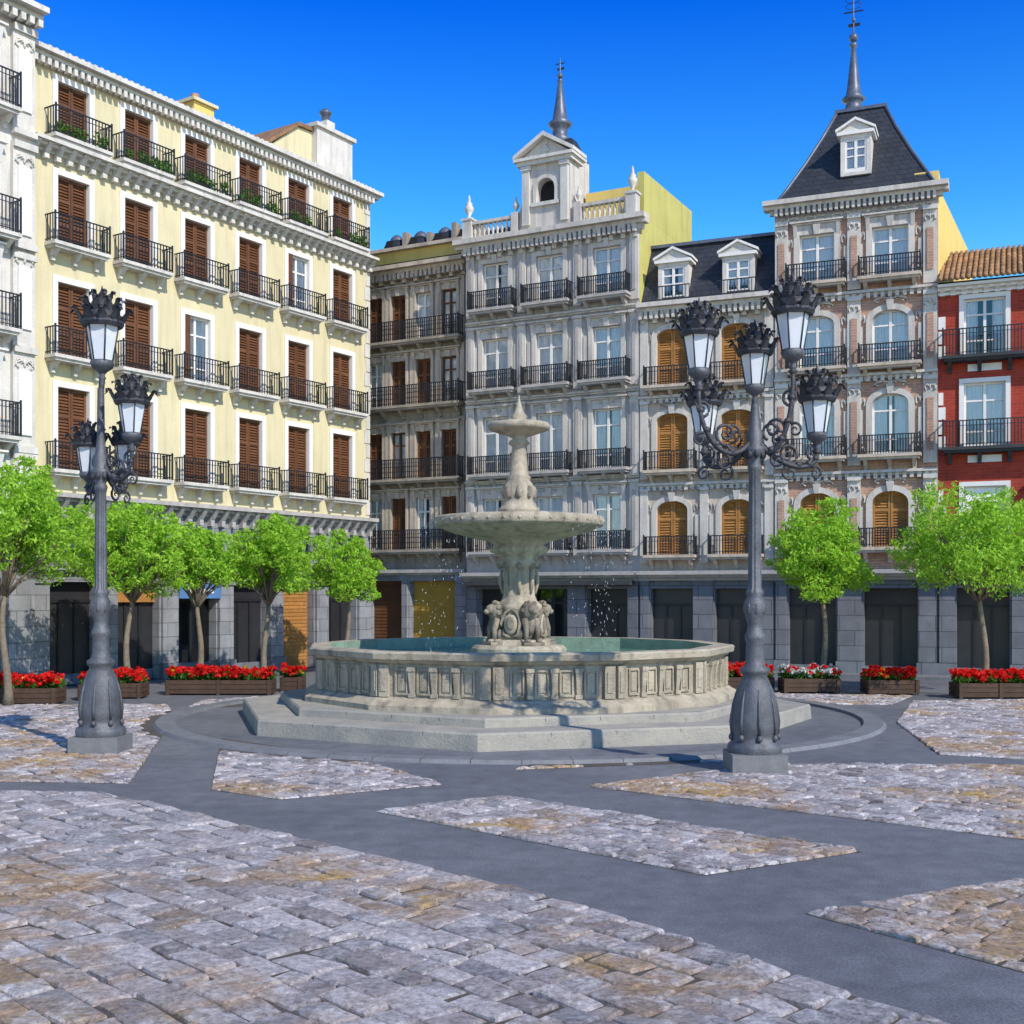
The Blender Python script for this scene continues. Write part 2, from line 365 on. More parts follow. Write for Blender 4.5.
    def scrollwork(s,uc,z,w,h,mat,y=-.02):
        T=s['relief']
        for sg in (-1,1):
            pts=[]
            for k in range(13):
                t=k/12; a=-1.2+t*5.2; r=h*.5*(1-t*.75)
                pts.append((uc+sg*(w*.26+r*math.cos(a)*w/h*.5),y,z+r*math.sin(a)))
            T.tube(pts,[.028*(1-.5*k/12) for k in range(13)],mat,5)
            T.tube([(uc,y,z-h*.1),(uc+sg*w*.2,y-.01,z+h*.22),(uc+sg*w*.48,y,z-h*.05),(uc+sg*w*.55,y,z-h*.4)],[.03,.03,.022,.01],mat,5)
        T.ell((uc,y,z),(w*.09,.04,h*.36),mat,nu=8,nv=6)
    def balcony(s,u0,u1,z,dp=.42,h=.85,slab='white_stone',brackets=True,style=0,bar=.011,gap=.105):
        B=s['balconies']
        B.box(u0,u1,-dp,-.001,z-.09,z,slab); B.box(u0+.05,u1-.05,-dp+.06,-.001,z-.16,z-.092,slab)
        if brackets:
            n=max(2,int((u1-u0)/.8)+1)
            for k in range(n):
                c=u0+.2+(u1-u0-.4)*k/(n-1); B.extr([(c-.06,z-.162),(c+.06,z-.162),(c+.05,z-.45),(c-.05,z-.45)],-.12,-.002,slab)
                B.frus((c-.05,c+.05,-.18,-.12),(c-.055,c+.055,-dp+.1,-.12),z-.34,z-.162,slab)
        r=s['railings']; y=-dp+.03
        r.box(u0+.02,u1-.02,y-.018,y+.018,z+h-.03,z+h,'iron'); r.box(u0+.02,u1-.02,y-.01,y+.01,z+.06,z+.08,'iron'); r.box(u0+.02,u1-.02,y-.01,y+.01,z+h-.16,z+h-.145,'iron')
        for uu in (u0+.03,u1-.03):
            r.box(uu-.015,uu+.015,y+.02,-.005,z+h-.03,z+h,'iron'); r.box(uu-.01,uu+.01,y+.02,-.005,z+.06,z+.08,'iron')
            for k in range(3): r.box(uu-bar,uu+bar,y+.1+k*.11-bar,y+.1+k*.11+bar,z,z+h-.03,'iron')
            r.box(uu-.02,uu+.02,y-.02,y+.02,z,z+h+.05,'iron')
        n=int((u1-u0)/gap)
        for k in range(1,n):
            u=u0+.03+(u1-u0-.06)*k/n; r.box(u-bar,u+bar,y-bar,y+bar,z+.0,z+h-.03,'iron')
            if style==1:
                r.box(u-.03,u+.03,y-.012,y+.012,z+.22,z+.26,'iron'); r.box(u-.03,u+.03,y-.012,y+.012,z+h-.3,z+h-.26,'iron')
    def cornice(s,u0,u1,z,mat,steps=((.12,.1),(.22,.08),(.35,.1)),dent=.16,db=.0,y=0,ends=.0):
        T=s['cornices']; zz=z
        for i,(p,h) in enumerate(steps):
            e=min(ends,p)*1.0
            T.box(u0-e,u1+e,y-p,y+.02+i*.003,zz+.001,zz+h,mat); zz+=h
        if dent:
            p0=steps[0][0]; p1=steps[-1][0]; n=int((u1-u0)/dent)
            for k in range(n):
                u=u0+(k+.5)*(u1-u0)/n; T.box(u-dent*.27,u+dent*.27,y-p0-(p1-p0)*.55,y-p0+.0,z+.01-.1,z+steps[0][1]-.005,mat)
        return zz
    def consoles(s,u0,u1,z0,z1,gap,dp,mat,w=.07):
        T=s['cornices']; n=int((u1-u0)/gap)
        for k in range(n+1):
            u=u0+.12+(u1-u0-.24)*k/n
            T.extr([(u-w,z0),(u+w,z0),(u+w,z1),(u-w,z1)],-dp*.45,-.003,mat)
            T.frus((u-w*.9,u+w*.9,-dp*.5,-dp*.45),(u-w,u+w,-dp,-dp*.45),z0+(z1-z0)*.4,z1-.002,mat)
    def ground(s,u0,u1,H,openings,mat='light_granite',pm='dark_granite',pil=.18):
        hs=[(o[0],o[1],0.0,o[2],o[4] if len(o)>4 else 0) for o in openings]
        s.wall(u0,u1,0,H,hs,mat,rev=.35)
        G=s['shopfronts']
        for o in openings:
            a,b,h,k=o[:4]
            if k=='dark':
                G.box(a,b,.3,.34,0,h,'shop_dark')
                for q in range(1,int((b-a)/.6)+1): 
                    u=a+(b-a)*q/(int((b-a)/.6)+1); G.box(u-.03,u+.03,.26,.3,.1,h-.5,'iron')
                G.box(a,b,.25,.3,h-.55,h-.47,'iron'); G.box(a,b,.22,.3,0,.3,'dark_granite')
            elif k=='glass':
                G.box(a,b,.7,.72,0,h,'dark_interior'); G.poly([(a,.3,.3),(b,.3,.3),(b,.3,h),(a,.3,h)],'window_glass')
                G.box(a,b,.26,.32,0,.4,'dark_granite'); G.box((a+b)/2-.04,(a+b)/2+.04,.26,.31,.4,h,'iron')
                G.box(a,b,.26,.312,h-.5,h-.42,'iron')
            else:
                G.box(a,b,.3,.34,0,h,k); n=int(h/.12)
                for q in range(n): G.box(a+.03,b-.03,.28,.301,q*.12+.03,q*.12+.12,k)
        T=s['pilasters']; edges=[u0]+[x for o in openings for x in (o[0],o[1])]+[u1]
        for k in range(0,len(edges),2):
            a,b=edges[k],edges[k+1]
            if b-a>.22:
                c=(a+b)/2; w=min(b-a,.75)/2-.04
                T.box(c-w,c+w,-pil*.6,-.002,.45,H-.3,mat); T.box(c-w-.05,c+w+.05,-pil,-.003,0,.447,pm); T.box(c-w-.04,c+w+.04,-pil*.9,-.003,H-.298,H-.08,mat)

# --- yellow (left) building
YO=(-12.18,30.97); YD=(.544,.839)
B=Bld('yellow_apartment_building',YO,YD,13.2,7)
cs=[1.0+2.15*i for i in range(6)]; rows=[(5.66,7.85),(8.63,10.6),(11.55,13.4),(14.3,15.85)]; W=.98
holes=[(c-W/2,c+W/2,a,b) for c in cs for a,b in rows]
B.wall(-.4,13.2,5.1,16.2,holes,'cream_plaster',revmat='white_paint')
B.shell(-.4,13.2,16.45,'cream_plaster',topmat='terracotta')
for r,(a,b) in enumerate(rows):
    for i,c in enumerate(cs):
        if (r,i) in ((1,2),(2,4)):
            B.window(c,W,a,b,'glass',wood='brown_wood')
            B['shutters'].box(c-W/2,c-W/2+.22,-.02,.05,a,b,'brown_wood')
        else: B.window(c,W,a,b,'shutter')
        B.surround(c,W,a,b,.16,'white_paint',p=.045)
        if r<3: B.balcony(c-.88,c+.88,a,.45,.72,'white_stone')
        else: B.balcony(c-.9,c+.9,a,.5,.72,'white_stone',brackets=False)
B.cornice(-.4,13.2,13.86,'white_stone',((.1,.1),(.3,.08),(.46,.09)),dent=0)
B.consoles(-.4,13.2,13.68,14.03,.36,.4,'white_stone')
B.cornice(-.4,13.2,16.15,'white_stone',((.1,.1),(.25,.1),(.42,.12)),dent=.2,ends=.3)
for k in range(66): B['cornices'].box(.05+k*.2,.14+k*.2,-.3,-.2,16.472,16.56,'white_stone')
B['walls'].box(-.39,13.19,.0,.3,16.2,16.62,'cream_plaster')
for k in range(22): 
    q=.28 if k%2 else .2; B['cornices'].box(13.2-q,13.205,-.03,.0-.001,5.2+k*.5,5.2+k*.5+.46,'white_stone')
B['roof'].box(10.9,12.7,.35,3.5,16.46,18.15,'white_stone'); B['roof'].box(10.8,12.8,.25,3.6,18.152,18.28,'white_stone')
B['roof'].box(11.9,12.3,.8,1.3,18.282,18.8,'white_stone'); B['roof'].lathe([(.13,0),(.16,.25),(.22,.3),(.22,.36),(.05,.5)],12,(12.1,1.05,18.8),'lead')
B['roof'].extr([(8.6,16.7),(10.9,16.7),(10.9,18.0),(10.2,17.95)],.6,3.2,'cream_plaster'); B['roof'].extr([(8.5,16.73),(8.5,16.85),(10.2,18.1),(10.9,18.12),(10.9,18.01),(10.2,17.97)],.5,3.3,'terracotta')
B['roof'].box(6.1,6.9,1.0,1.8,16.46,17.5,'yellow_plaster'); B['roof'].box(6.0,7.0,.9,1.9,17.502,17.6,'cream_plaster'); B['roof'].lathe([(.14,0),(.14,.3)],10,(6.5,1.4,17.6),'terracotta')
ops=[]
for c in cs: ops.append((c-.75,c+.75,2.75,'dark'))
ops[4]=(ops[4][0],ops[4][1],2.75,'orange_wood'); ops[2]=(ops[2][0],ops[2][1],2.75,'glass'); ops[0]=(ops[0][0],ops[0][1],2.75,'dark')
B.ground(-.4,13.2,3.0,ops)
hs=[(c-.6,c+.6,3.3,4.35) for c in cs]; B.wall(-.4,13.2,3.0,5.1,hs,'light_granite')
for i,c in enumerate(cs):
    B.window(c,1.2,3.3,4.35,'glass',fm='iron'); B['balconies'].box(c-.7,c+.7,-.1,-.002,3.15,3.29,'dark_granite')
B['shop_signs'].box(cs[2]-.8,cs[2]+.8,-.16,-.11,2.3,2.72,'blue_panel'); B['shop_signs'].box(cs[1]-.72,cs[1]+.72,.16,.21,2.2,2.7,'orange_wood'); B['shop_signs'].box(cs[2]-.5,cs[2]+.5,-.175,-.161,2.45,2.57,'white_paint')
B.cornice(-.4,13.2,3.0,'light_granite',((.14,.05),(.2,.06)),dent=0)
B.cornice(-.4,13.2,4.72,'grey_stone',((.1,.12),(.26,.1),(.44,.12)),dent=0); B.consoles(-.4,13.2,4.45,4.93,.43,.4,'grey_stone')
for c in [cs[0]-.93]+[x+1.075 for x in cs]:
    c=min(max(c,.2),13.0); B['pilasters'].box(c-.18,c+.18,-.1,-.002,3.13,4.44,'light_granite')
def leaves(mb,cen,rad,n,size,mat,asp=.5,shell=.35,up=0):
    P=np.random.normal(size=(n,3)); P/=np.linalg.norm(P,axis=1)[:,None]; rr=(shell+(1-shell)*np.random.rand(n))**(.6)
    P=P*rr[:,None]*np.array(rad)+np.array(cen)
    A=np.random.normal(size=(n,3)); A[:,2]+=up; A/=np.linalg.norm(A,axis=1)[:,None]
    Bv=np.cross(A,np.random.normal(size=(n,3))); Bv/=np.linalg.norm(Bv,axis=1)[:,None]
    s=size*(.6+.8*np.random.rand(n))[:,None]; A=A*s; Bv=Bv*s*asp
    V=np.stack([P-A,P+Bv*.9,P+A,P-Bv*.9],1).reshape(-1,3)
    o=len(mb.v); mb.v.extend(map(tuple,V.tolist())); k=mb.mi(mat)
    for i in range(n): q=o+4*i; mb.f.append([q,q+1,q+2,q+3])
    mb.m.extend([k]*n); mb.s.extend([False]*n)
for c in cs:
    for k in range(7):
        if R()<.75: leaves(B['balcony_plants'],(c-.7+k*.23,-.42,14.42+U(0,.12)),(.16,.1,.16+U(0,.12)),70,.06,'plant_leaf')
B.finish()

# --- white building at far left
d=Vector((YD[0],YD[1],0)).normalized(); n_=Vector((-d.y,d.x,0)); o=Vector((YO[0],YO[1],0))-d*7.9-n_*.35
B=Bld('white_stone_apartment_building',(o.x,o.y),YD,7.5,7.3)
cs=[1.3,3.6,5.85]; rows=[(3.9,5.6),(6.3,8.1),(8.95,10.7),(11.3,13.2),(14.4,16.1)]; W=1.0
B.wall(0,7.5,3.3,17.0,[(c-W/2,c+W/2,a,b) for c in cs for a,b in rows],'white_stone'); B.shell(0,7.5,17.3,'white_stone')
for a,b in rows:
    for c in cs:
        B.window(c,W,a,b,'glass'); B.surround(c,W,a,b,.14,'white_paint',hood=.25,key=True)
        B.balcony(c-.85,c+.95,a,.5,.85,'white_stone')
    for u in (0.02,2.3,4.6,6.8):
        B['pilasters'].box(u,u+.62,-.12,-.002,a-.35,b+.35,'white_stone'); B['pilasters'].box(u-.0,u+.66,-.2,-.003,b+.352,b+.52,'white_stone')
        B['pilasters'].box(u+.12,u+.5,-.17,-.121,a+.1,b-.1,'white_paint'); B['pilasters'].box(u,u+.66,-.18,-.003,a-.5,a-.352,'white_stone')
        B.scrollwork(u+.31,b+.1,.5,.3,'white_stone',-.14)
B.cornice(0,7.5,16.75,'white_stone',((.2,.12),(.35,.12),(.6,.14)),dent=.24)
B['walls'].box(.2,7.2,.3,5,17.3,18.6,'white_stone'); B['cornices'].box(.1,7.3,.15,5.1,18.6,18.8,'white_paint')
for k in range(24): B['cornices'].box(.2+k*.3,.32+k*.3,-.3,-.18,17.14,17.6,'white_paint')
B['cornices'].box(.05,7.45,-.34,-.14,17.602,17.7,'white_paint')
B.ground(0,7.5,3.3,[(c-.7,c+.7,2.8,'dark') for c in cs]); B.cornice(0,7.5,3.2,'light_granite',((.14,.08),(.3,.1)),dent=0)
B.finish()

# --- beige recessed building
B=Bld('beige_stone_apartment_building',(-5.6,43.75),(.885,-.466),4.62,5)
cs=[.75,1.75,2.8,3.85]; rows=[(4.0,5.85),(6.5,8.2),(9.1,10.75),(11.4,13.1)]; W=.62
B.wall(0,4.62,3.2,14.0,[(c-W/2,c+W/2,a,b) for c in cs for a,b in rows],'beige_stone'); B.shell(0,4.62,14.3,'beige_stone')
for r,(a,b) in enumerate(rows):
    for i,c in enumerate(cs):
        B.window(c,W,a,b,'shutter' if (i+r)%4==3 or (r+i)%3==1 else 'glass',fm='brown_wood' if i%2 else 'white_paint'); B.surround(c,W,a,b,.1,'warm_stone',hood=.2,key=True)
    B.balcony(.25,4.5,a,.5,.7,'beige_stone',style=1,bar=.014,gap=.09)
    for u in (.1,1.2,2.25,3.3,4.3): B['pilasters'].box(u,u+.18,-.05,-.002,a+.02,b+.4,'warm_stone')
B.cornice(0,4.62,13.7,'warm_stone',((.12,.14),(.3,.12),(.5,.14)),dent=.18)
B.consoles(0,4.62,13.5,13.85,.5,.4,'warm_stone')
B['roof'].box(.1,4.6,.9,3.5,14.3,15.0,'yellow_plaster'); B['roof'].box(0,4.62,.7,3.7,15.0,15.12,'warm_stone')
for k in range(4):
    u=.7+k*1.05; B['roof'].frus((u-.32,u+.32,1.0,2.2),(u-.26,u+.26,1.2,2.2),15.121,15.55,'slate'); B['roof'].lathe([(.27,0),(.24,.12),(.14,.22),(.02,.28)],12,(u,1.5,15.55),'lead'); B['roof'].box(u+.42,u+.6,1.2,1.6,15.12,15.6+U(0,.4),'beige_stone')
    B['roof'].box(u-.14,u+.14,.98,1.03,15.18,15.46,'dark_interior')
B['roof'].frus((0.05,4.55,2.2,4.8),(.3,4.3,2.8,4.4),15.121,15.9,'slate')
B.ground(0,4.62,3.2,[(.5,1.9,2.9,'brown_wood'),(2.2,4.1,2.9,'ochre_panel')]); B.cornice(0,4.62,3.1,'grey_stone',((.14,.08),(.3,.12)),dent=0)
B.finish()

# --- centre building with bell gable
CO=(-1.54,41.0); CD=(.885,-.466)
B=Bld('grey_stone_building_with_bell_gable',CO,CD,6.33,4.9)
cs=[1.12,3.15,5.2]; rows=[(3.85,5.65),(6.45,8.4),(9.3,11.05),(12.0,13.6)]; W=.98
B.wall(0,6.33,3.1,14.2,[(c-W/2,c+W/2,a,b) for c in cs for a,b in rows],'grey_stone'); B.shell(0,6.33,14.5,'grey_stone',sidemat='olive_plaster')
for r,(a,b) in enumerate(rows):
    for c in cs:
        B.window(c,W,a,b,'glass'); B.surround(c,W,a,b,.16,'pale_stone',p=.06,hood=(.2 if r<3 else 0),key=True)
        B.balcony(c-.86,c+.86,a,.5,.6,'grey_stone',bar=.015,gap=.08)
        for sgn in (-1,1):
            q=c+sgn*(W/2+.27); B['window_trim'].box(q-.06,q+.06,-.04,-.002,a+.25,b-.25,'pale_stone')
        if r<3: B.scrollwork(c,b+.24,.5,.18,'pale_stone',-.06)
    for u in (.02,1.98,4.03,6.01):
        B['pilasters'].box(u,u+.3,-.09,-.002,a-.2,b+.32,'pale_stone'); B['pilasters'].box(u-.03 if u>1 else u,u+.33,-.15,-.003,b+.322,b+.42,'pale_stone')
        B['pilasters'].box(u+.09,u+.21,-.12,-.091,a+.1,b+.1,'grey_stone')
    if r<3: B.cornice(0,6.33,b+.48,'pale_stone',((.08,.06),(.15,.06)),dent=0)
B.cornice(0,6.33,13.98,'pale_stone',((.14,.16),(.3,.12),(.48,.16)),dent=.17,ends=.3)
B.consoles(0,6.33,13.75,14.14,.42,.36,'pale_stone')
Rf=B['balustrade']
def balus(Rf,u0,u1,y,z,h,mat):
    Rf.box(u0,u1,y-.1,y+.1,z,z+.1,mat); Rf.box(u0,u1,y-.11,y+.11,z+h-.1,z+h,mat)
    n=int((u1-u0)/.17)
    for k in range(n):
        Rf.lathe([(.05,.0),(.035,.06),(.065,.2),(.03,.36),(.05,h-.2)],8,(u0+(k+.5)*(u1-u0)/n,y,z+.1),mat)
for a,b in ((.3,1.85),(4.35,5.95)): balus(Rf,a,b,-.1,14.43,.62,'pale_stone')
def urn(Rf,u,y,z,s,mat):
    Rf.lathe([(.12*s,0),(.12*s,.08*s),(.05*s,.14*s),(.17*s,.35*s),(.2*s,.5*s),(.12*s,.6*s),(.14*s,.66*s),(.05*s,.8*s),(.07*s,.86*s),(.01,1.05*s)],12,(u,y,z),mat)
for u in (.15,6.12): Rf.box(u-.17,u+.17,-.28,.08,14.425,15.1,'pale_stone'); Rf.box(u-.21,u+.21,-.31,.11,15.1,15.17,'white_stone'); urn(Rf,u,-.1,15.17,.8,'white_stone')
for u in (1.95,4.25): Rf.box(u-.12,u+.12,-.25,.05,14.424,15.12,'pale_stone'); urn(Rf,u,-.1,15.12,.55,'white_stone')
G=B['bell_gable']; gc=3.1
def arch_pts(c,w,z,n=12): return [(c+w*math.cos(math.pi*k/n),z+w*math.sin(math.pi*k/n)) for k in range(n+1)]
g0,g1=gc-.88,gc+.88; aw=.33; za=15.75
G.box(g0,gc-aw,-.2,.5,14.43,16.55,'pale_stone'); G.box(gc+aw,g1,-.2,.5,14.43,16.55,'pale_stone'); G.box(gc-aw,gc+aw,-.19,.49,14.43,15.3,'pale_stone')
ap=arch_pts(gc,aw,za); G.extr([(gc+aw,16.55)]+[(x,z) for x,z in ap][:7]+[(gc,16.55)],-.199,.499,'pale_stone'); G.extr([(gc,16.55)]+ap[6:]+[(gc-aw,16.55)],-.199,.499,'pale_stone')
G.box(gc-aw+.0,gc+aw,.1,.15,15.3,16.1,'dark_interior')
for s_ in (-1,1):
    G.box(gc+s_*.7-.13,gc+s_*.7+.13,-.3,-.201,14.6,16.4,'white_stone'); G.box(gc+s_*.7-.17,gc+s_*.7+.17,-.34,-.202,16.4,16.54,'white_stone')
    sc=[(gc+s_*(.88+.55*(1-t)**2),14.5+1.3*t) for t in [i/8 for i in range(9)]]
    pts=[(gc+s_*.88,14.5)]+sc
    if s_<0: pts=pts[::-1]
    G.extr(pts,-.1,.3,'pale_stone')
    G.box(gc+s_*(aw+.06)-.055,gc+s_*(aw+.06)+.055,-.25,-.2,15.3,za,'white_stone')
n=14
for k in range(n):
    a0=math.pi*k/n;a1=math.pi*(k+1)/n; t=.12
    q=[(gc+aw*math.cos(a0),za+aw*math.sin(a0)),(gc+(aw+t)*math.cos(a0),za+(aw+t)*math.sin(a0)),(gc+(aw+t)*math.cos(a1),za+(aw+t)*math.sin(a1)),(gc+aw*math.cos(a1),za+aw*math.sin(a1))]
    G.extr(q,-.25,-.2,'white_stone')
G.box(gc-.5,gc+.5,-.3,-.192,15.18,15.299,'white_stone')
G.box(g0-.12,g1+.12,-.36,.6,16.55,16.68,'white_stone'); G.box(g0-.2,g1+.2,-.46,.68,16.68,16.78,'white_stone')
G.extr([(g0-.1,16.78),(g1+.1,16.78),(gc,17.42)],-.2,.5,'pale_stone')
for s_ in (-1,1):
    G.extr([(gc,17.42),(gc,17.56),(gc+s_*1.1,16.9),(gc+s_*1.1,16.782)][::s_],-.44,.62,'white_stone')
G.extr([(gc-.14,16.95),(gc+.14,16.95),(gc,17.2)],-.24,-.2,'white_stone')
SP=B['spire']
SP.frus((gc-.5,gc+.7,.5,1.7),(gc-.02,gc+.42,.9,1.35),17.0,17.7,'slate'); SP.box(gc-.5,gc+.7,.5,1.7,14.5,17.0,'pale_stone')
SP.lathe([(.34,0),(.40,.12),(.24,.24),(.27,.5),(.36,.58),(.42,.66),(.26,.8),(.22,1.05),(.15,1.5),(.08,2.1),(.10,2.14),(.04,2.2),(.018,2.9)],12,(gc-.1,1.1,17.65),'lead')
SP.ell((gc-.1,1.1,19.95),(.1,.1,.1),'lead'); SP.box(gc-.27,gc+.07,1.09,1.11,20.35,20.38,'iron'); SP.box(gc-.2,gc+.05,1.09,1.11,20.15,20.22,'iron')
A=B['attic']; A.box(3.9,6.1,1.2,4.899,14.5,15.85,'yellow_plaster'); A.box(6.1,6.331,.35,4.902,14.502,15.95,'olive_plaster'); A.box(.3,3.9,1.6,4.8,14.5,15.3,'slate')
A.box(5.2,5.5,2,2.4,15.85,16.4,'pale_stone')
B.ground(0,6.33,3.1,[(.45,1.85,2.6,'dark'),(2.5,3.8,2.6,'glass'),(4.5,5.9,2.6,'dark')],'dark_granite')
B.cornice(0,6.33,2.85,'grey_stone',((.18,.1),(.36,.08),(.5,.12)),dent=0); B['awnings'].box(.1,6.2,-.55,-.1,2.72,2.86,'awning')
B.finish()

# --- mansard building
MO=(4.06,38.05); MD=(.923,-.385)
B=Bld('mansard_roof_apartment_building',(MO[0],MO[1]),MD,4.25,6)
cs=[1.05,3.1]; rows=[(3.65,5.35),(6.3,8.1),(8.95,10.75)]; W=1.0
B.wall(0,4.25,3.1,11.3,[(c-W/2,c+W/2,a,b,.22 if r!=0 else .3) for c in cs for r,(a,b) in enumerate(rows)],'warm_stone'); B.shell(0,4.25,11.6,'pale_stone')
for r,(a,b) in enumerate(rows):
    ri=.22 if r else .3
    for c in cs:
        B.window(c,W,a,b,'shutter',wood='orange_wood'); B.surround(c,W,a,b,.16,'pale_stone',p=.07,rise=ri,key=True)
        B.balcony(c-.83,c+.83,a,.48,.58,'warm_stone',bar=.013,gap=.09)
        for sgn in (-1,1):
            q=c+sgn*(W/2+.3); B['window_trim'].box(q-.06,q+.06,-.06,-.002,a+.3,b-.45,'pale_stone'); B.scrollwork(q,b-.2,.22,.3,'grey_stone',-.03)
        B.scrollwork(c,b+.33,.7,.2,'grey_stone',-.05)
    for u in (.02,1.95,3.95): B['pilasters'].box(u,u+.26,-.09,-.002,a-.25,b+.3,'pale_stone'); B['pilasters'].box(u,u+.28,-.15,-.003,b+.302,b+.4,'white_stone')
    if r<2: B.cornice(0,4.25,b+.42,'pale_stone',((.08,.06),(.18,.08)),dent=.2)
B.cornice(0,4.25,11.15,'pale_stone',((.14,.14),(.3,.12),(.46,.14)),dent=.17); B.consoles(0,4.25,10.95,11.29,.4,.34,'pale_stone')
B['roof'].frus((0,4.25,.05,6),(.0,4.25,1.0,5),11.602,13.6,'slate'); B['roof'].box(0,4.25,.9,5.1,13.602,13.7,'lead')
def dormer(B,c,w,z0,z1,y0,y1,mat='white_stone'):
    Dm=B['dormers']; t=.13
    Dm.box(c-w/2-t,c-w/2,y0,y1,z0,z1,mat); Dm.box(c+w/2,c+w/2+t,y0,y1,z0,z1,mat); Dm.box(c-w/2,c+w/2,y0,y1,z1-.12,z1,mat); Dm.box(c-w/2,c+w/2,y0,y0+.1,z0,z0+.1,mat)
    Dm.box(c-w/2-t-.1,c+w/2+t+.1,y0-.1,y1,z1+.002,z1+.1,'white_paint')
    Dm.extr([(c-w/2-t-.08,z1+.102),(c+w/2+t+.08,z1+.102),(c,z1+.102+.32)],y0-.03,y1+.3,mat)
    for s_ in (-1,1): Dm.extr([(c,z1+.424),(c,z1+.5),(c+s_*(w/2+t+.14),z1+.18),(c+s_*(w/2+t+.14),z1+.104)][::s_],y0-.12,y1+.25,'white_paint')
    Dm.box(c-w/2,c+w/2,y0+.5,y0+.52,z0+.1,z1-.12,'dark_interior')
    B.window(c,w,z0+.1,z1-.12,'glass',y=y0-.08)
for c in cs: dormer(B,c,.72,11.62,12.85,.12,1.0)
for c in cs:
    B['railings'].box(c-.6,c+.6,-.2,-.17,12.05,12.08,'iron')
    for k in range(12): B['railings'].box(c-.6+k*.107,c-.58+k*.107,-.2,-.18,11.56,12.05,'iron')
B.ground(0,4.25,3.1,[(.35,1.7,2.6,'dark'),(2.4,3.8,2.6,'dark')],'dark_granite'); B.cornice(0,4.25,2.85,'grey_stone',((.18,.1),(.36,.08),(.5,.12)),dent=0)
B.finish()

# --- turret building
TO=(7.98,36.41)
B=Bld('turreted_brick_apartment_building',TO,MD,4.67,8.4)
cs=[1.25,3.35]; rows=[(3.8,5.45),(6.5,8.3),(9.15,10.75),(11.7,13.2)]; W=1.02
rise=[.35,.3,.3,0]
B.wall(0,4.67,3.1,14.0,[(c-W/2,c+W/2,a,b,rise[r]) for c in cs for r,(a,b) in enumerate(rows)],'pink_brick',revmat='pale_stone'); B.shell(0,4.67,14.2,'pink_brick',sidemat='yellow_plaster',u1b=5.35)
for r,(a,b) in enumerate(rows):
    for c in cs:
        B.window(c,W,a,b,'glass' if r else 'shutter',wood='orange_wood'); B.surround(c,W,a,b,.17,'pale_stone',p=.07,rise=rise[r],key=True,hood=0 if r<3 else .2)
        B.balcony(c-.88,c+.88,a,.48,.56,'warm_stone',bar=.015,gap=.08)
        for sgn in (-1,1):
            q=c+sgn*(W/2+.32); B['window_trim'].box(q-.05,q+.05,-.06,-.002,a+.35,b-.45,'pale_stone'); B.scrollwork(q,b-.2,.24,.32,'pale_stone',-.03); B.scrollwork(q,a+.2,.22,.22,'pale_stone',-.03)
        if r<3: B.scrollwork(c,b+.32,.9,.22,'pale_stone',-.05)
    for u in (.02,2.14,4.27):
        B['pilasters'].box(u,u+.38,-.1,-.002,a-.28,b+.32,'pale_stone'); B['pilasters'].box(u,u+.39,-.17,-.003,b+.322,b+.45,'white_stone'); B['pilasters'].box(u+.1,u+.28,-.13,-.101,a+.1,b-.2,'pink_brick')
        B.scrollwork(u+.19,b+.12,.3,.24,'pale_stone',-.11)
    if r<3: B.cornice(0,4.67,b+.46,'pale_stone',((.08,.07),(.2,.08)),dent=.2)
T=B['cornices']; T.box(0,4.67,-.06,-.002,13.55,13.85,'grey_stone')
for k in range(6): B.scrollwork(.42+k*.77,13.7,.6,.2,'pale_stone',-.07)
B.cornice(0,4.67,13.88,'pale_stone',((.14,.12),(.3,.1),(.46,.14)),dent=.16,ends=.3)
B['walls'].box(4.0,4.672,.3,3,14.2,14.75,'yellow_plaster')
Rf=B['roof']; cx,cy=2.33,2.35; lv=[(2.32,14.26),(2.02,14.75),(1.55,15.6),(1.1,16.5),(.72,17.35)]
for (r0,z0),(r1,z1) in zip(lv,lv[1:]): Rf.frus((cx-r0,cx+r0,cy-r0,cy+r0),(cx-r1,cx+r1,cy-r1,cy+r1),z0,z1,'slate')
Rf.box(cx-.78,cx+.78,cy-.78,cy+.78,17.352,17.45,'lead')
for sx in (-1,1):
    Rf.tube([(cx+sx*r,cy-r,z+.02) for r,z in lv],.05,'lead')
    Rf.tube([(cx+sx*r,cy+r,z+.02) for r,z in lv],.05,'lead')
dormer(B,2.33,.62,14.95,16.15,.35,1.8,'white_stone')
SP=B['spire']; SP.lathe([(.5,0),(.42,.1),(.28,.22),(.24,.4),(.3,.48),(.38,.55),(.24,.68),(.2,.95),(.14,1.5),(.07,2.15),(.12,2.22),(.12,2.3),(.03,2.36),(.018,3.9)],12,(cx-.3,cy,17.45),'lead')
SP.ell((cx-.3,cy,19.95),(.14,.14,.14),'lead'); SP.ell((cx-.3,cy,20.5),(.07,.07,.07),'lead')
cx-=.3
SP.box(cx-.3,cx+.3,cy-.015,cy+.015,20.75,20.79,'iron'); SP.box(cx-.16,cx+.2,cy-.01,cy+.01,20.3,20.4,'iron'); SP.box(cx-.015,cx+.015,cy-.01,cy+.01,20.6,21.5,'iron')
for k in range(2): SP.tube([(cx+.25*math.cos(t),cy,20.95+.1*math.sin(t)+k*.2) for t in [i*math.pi/4 for i in range(9)]],.012,'iron',4)
B.ground(0,4.67,3.1,[(.4,1.8,2.6,'dark'),(2.6,4.1,2.6,'dark')],'dark_granite'); B.cornice(0,4.67,2.85,'grey_stone',((.18,.1),(.36,.08),(.5,.12)),dent=0)
B.finish()

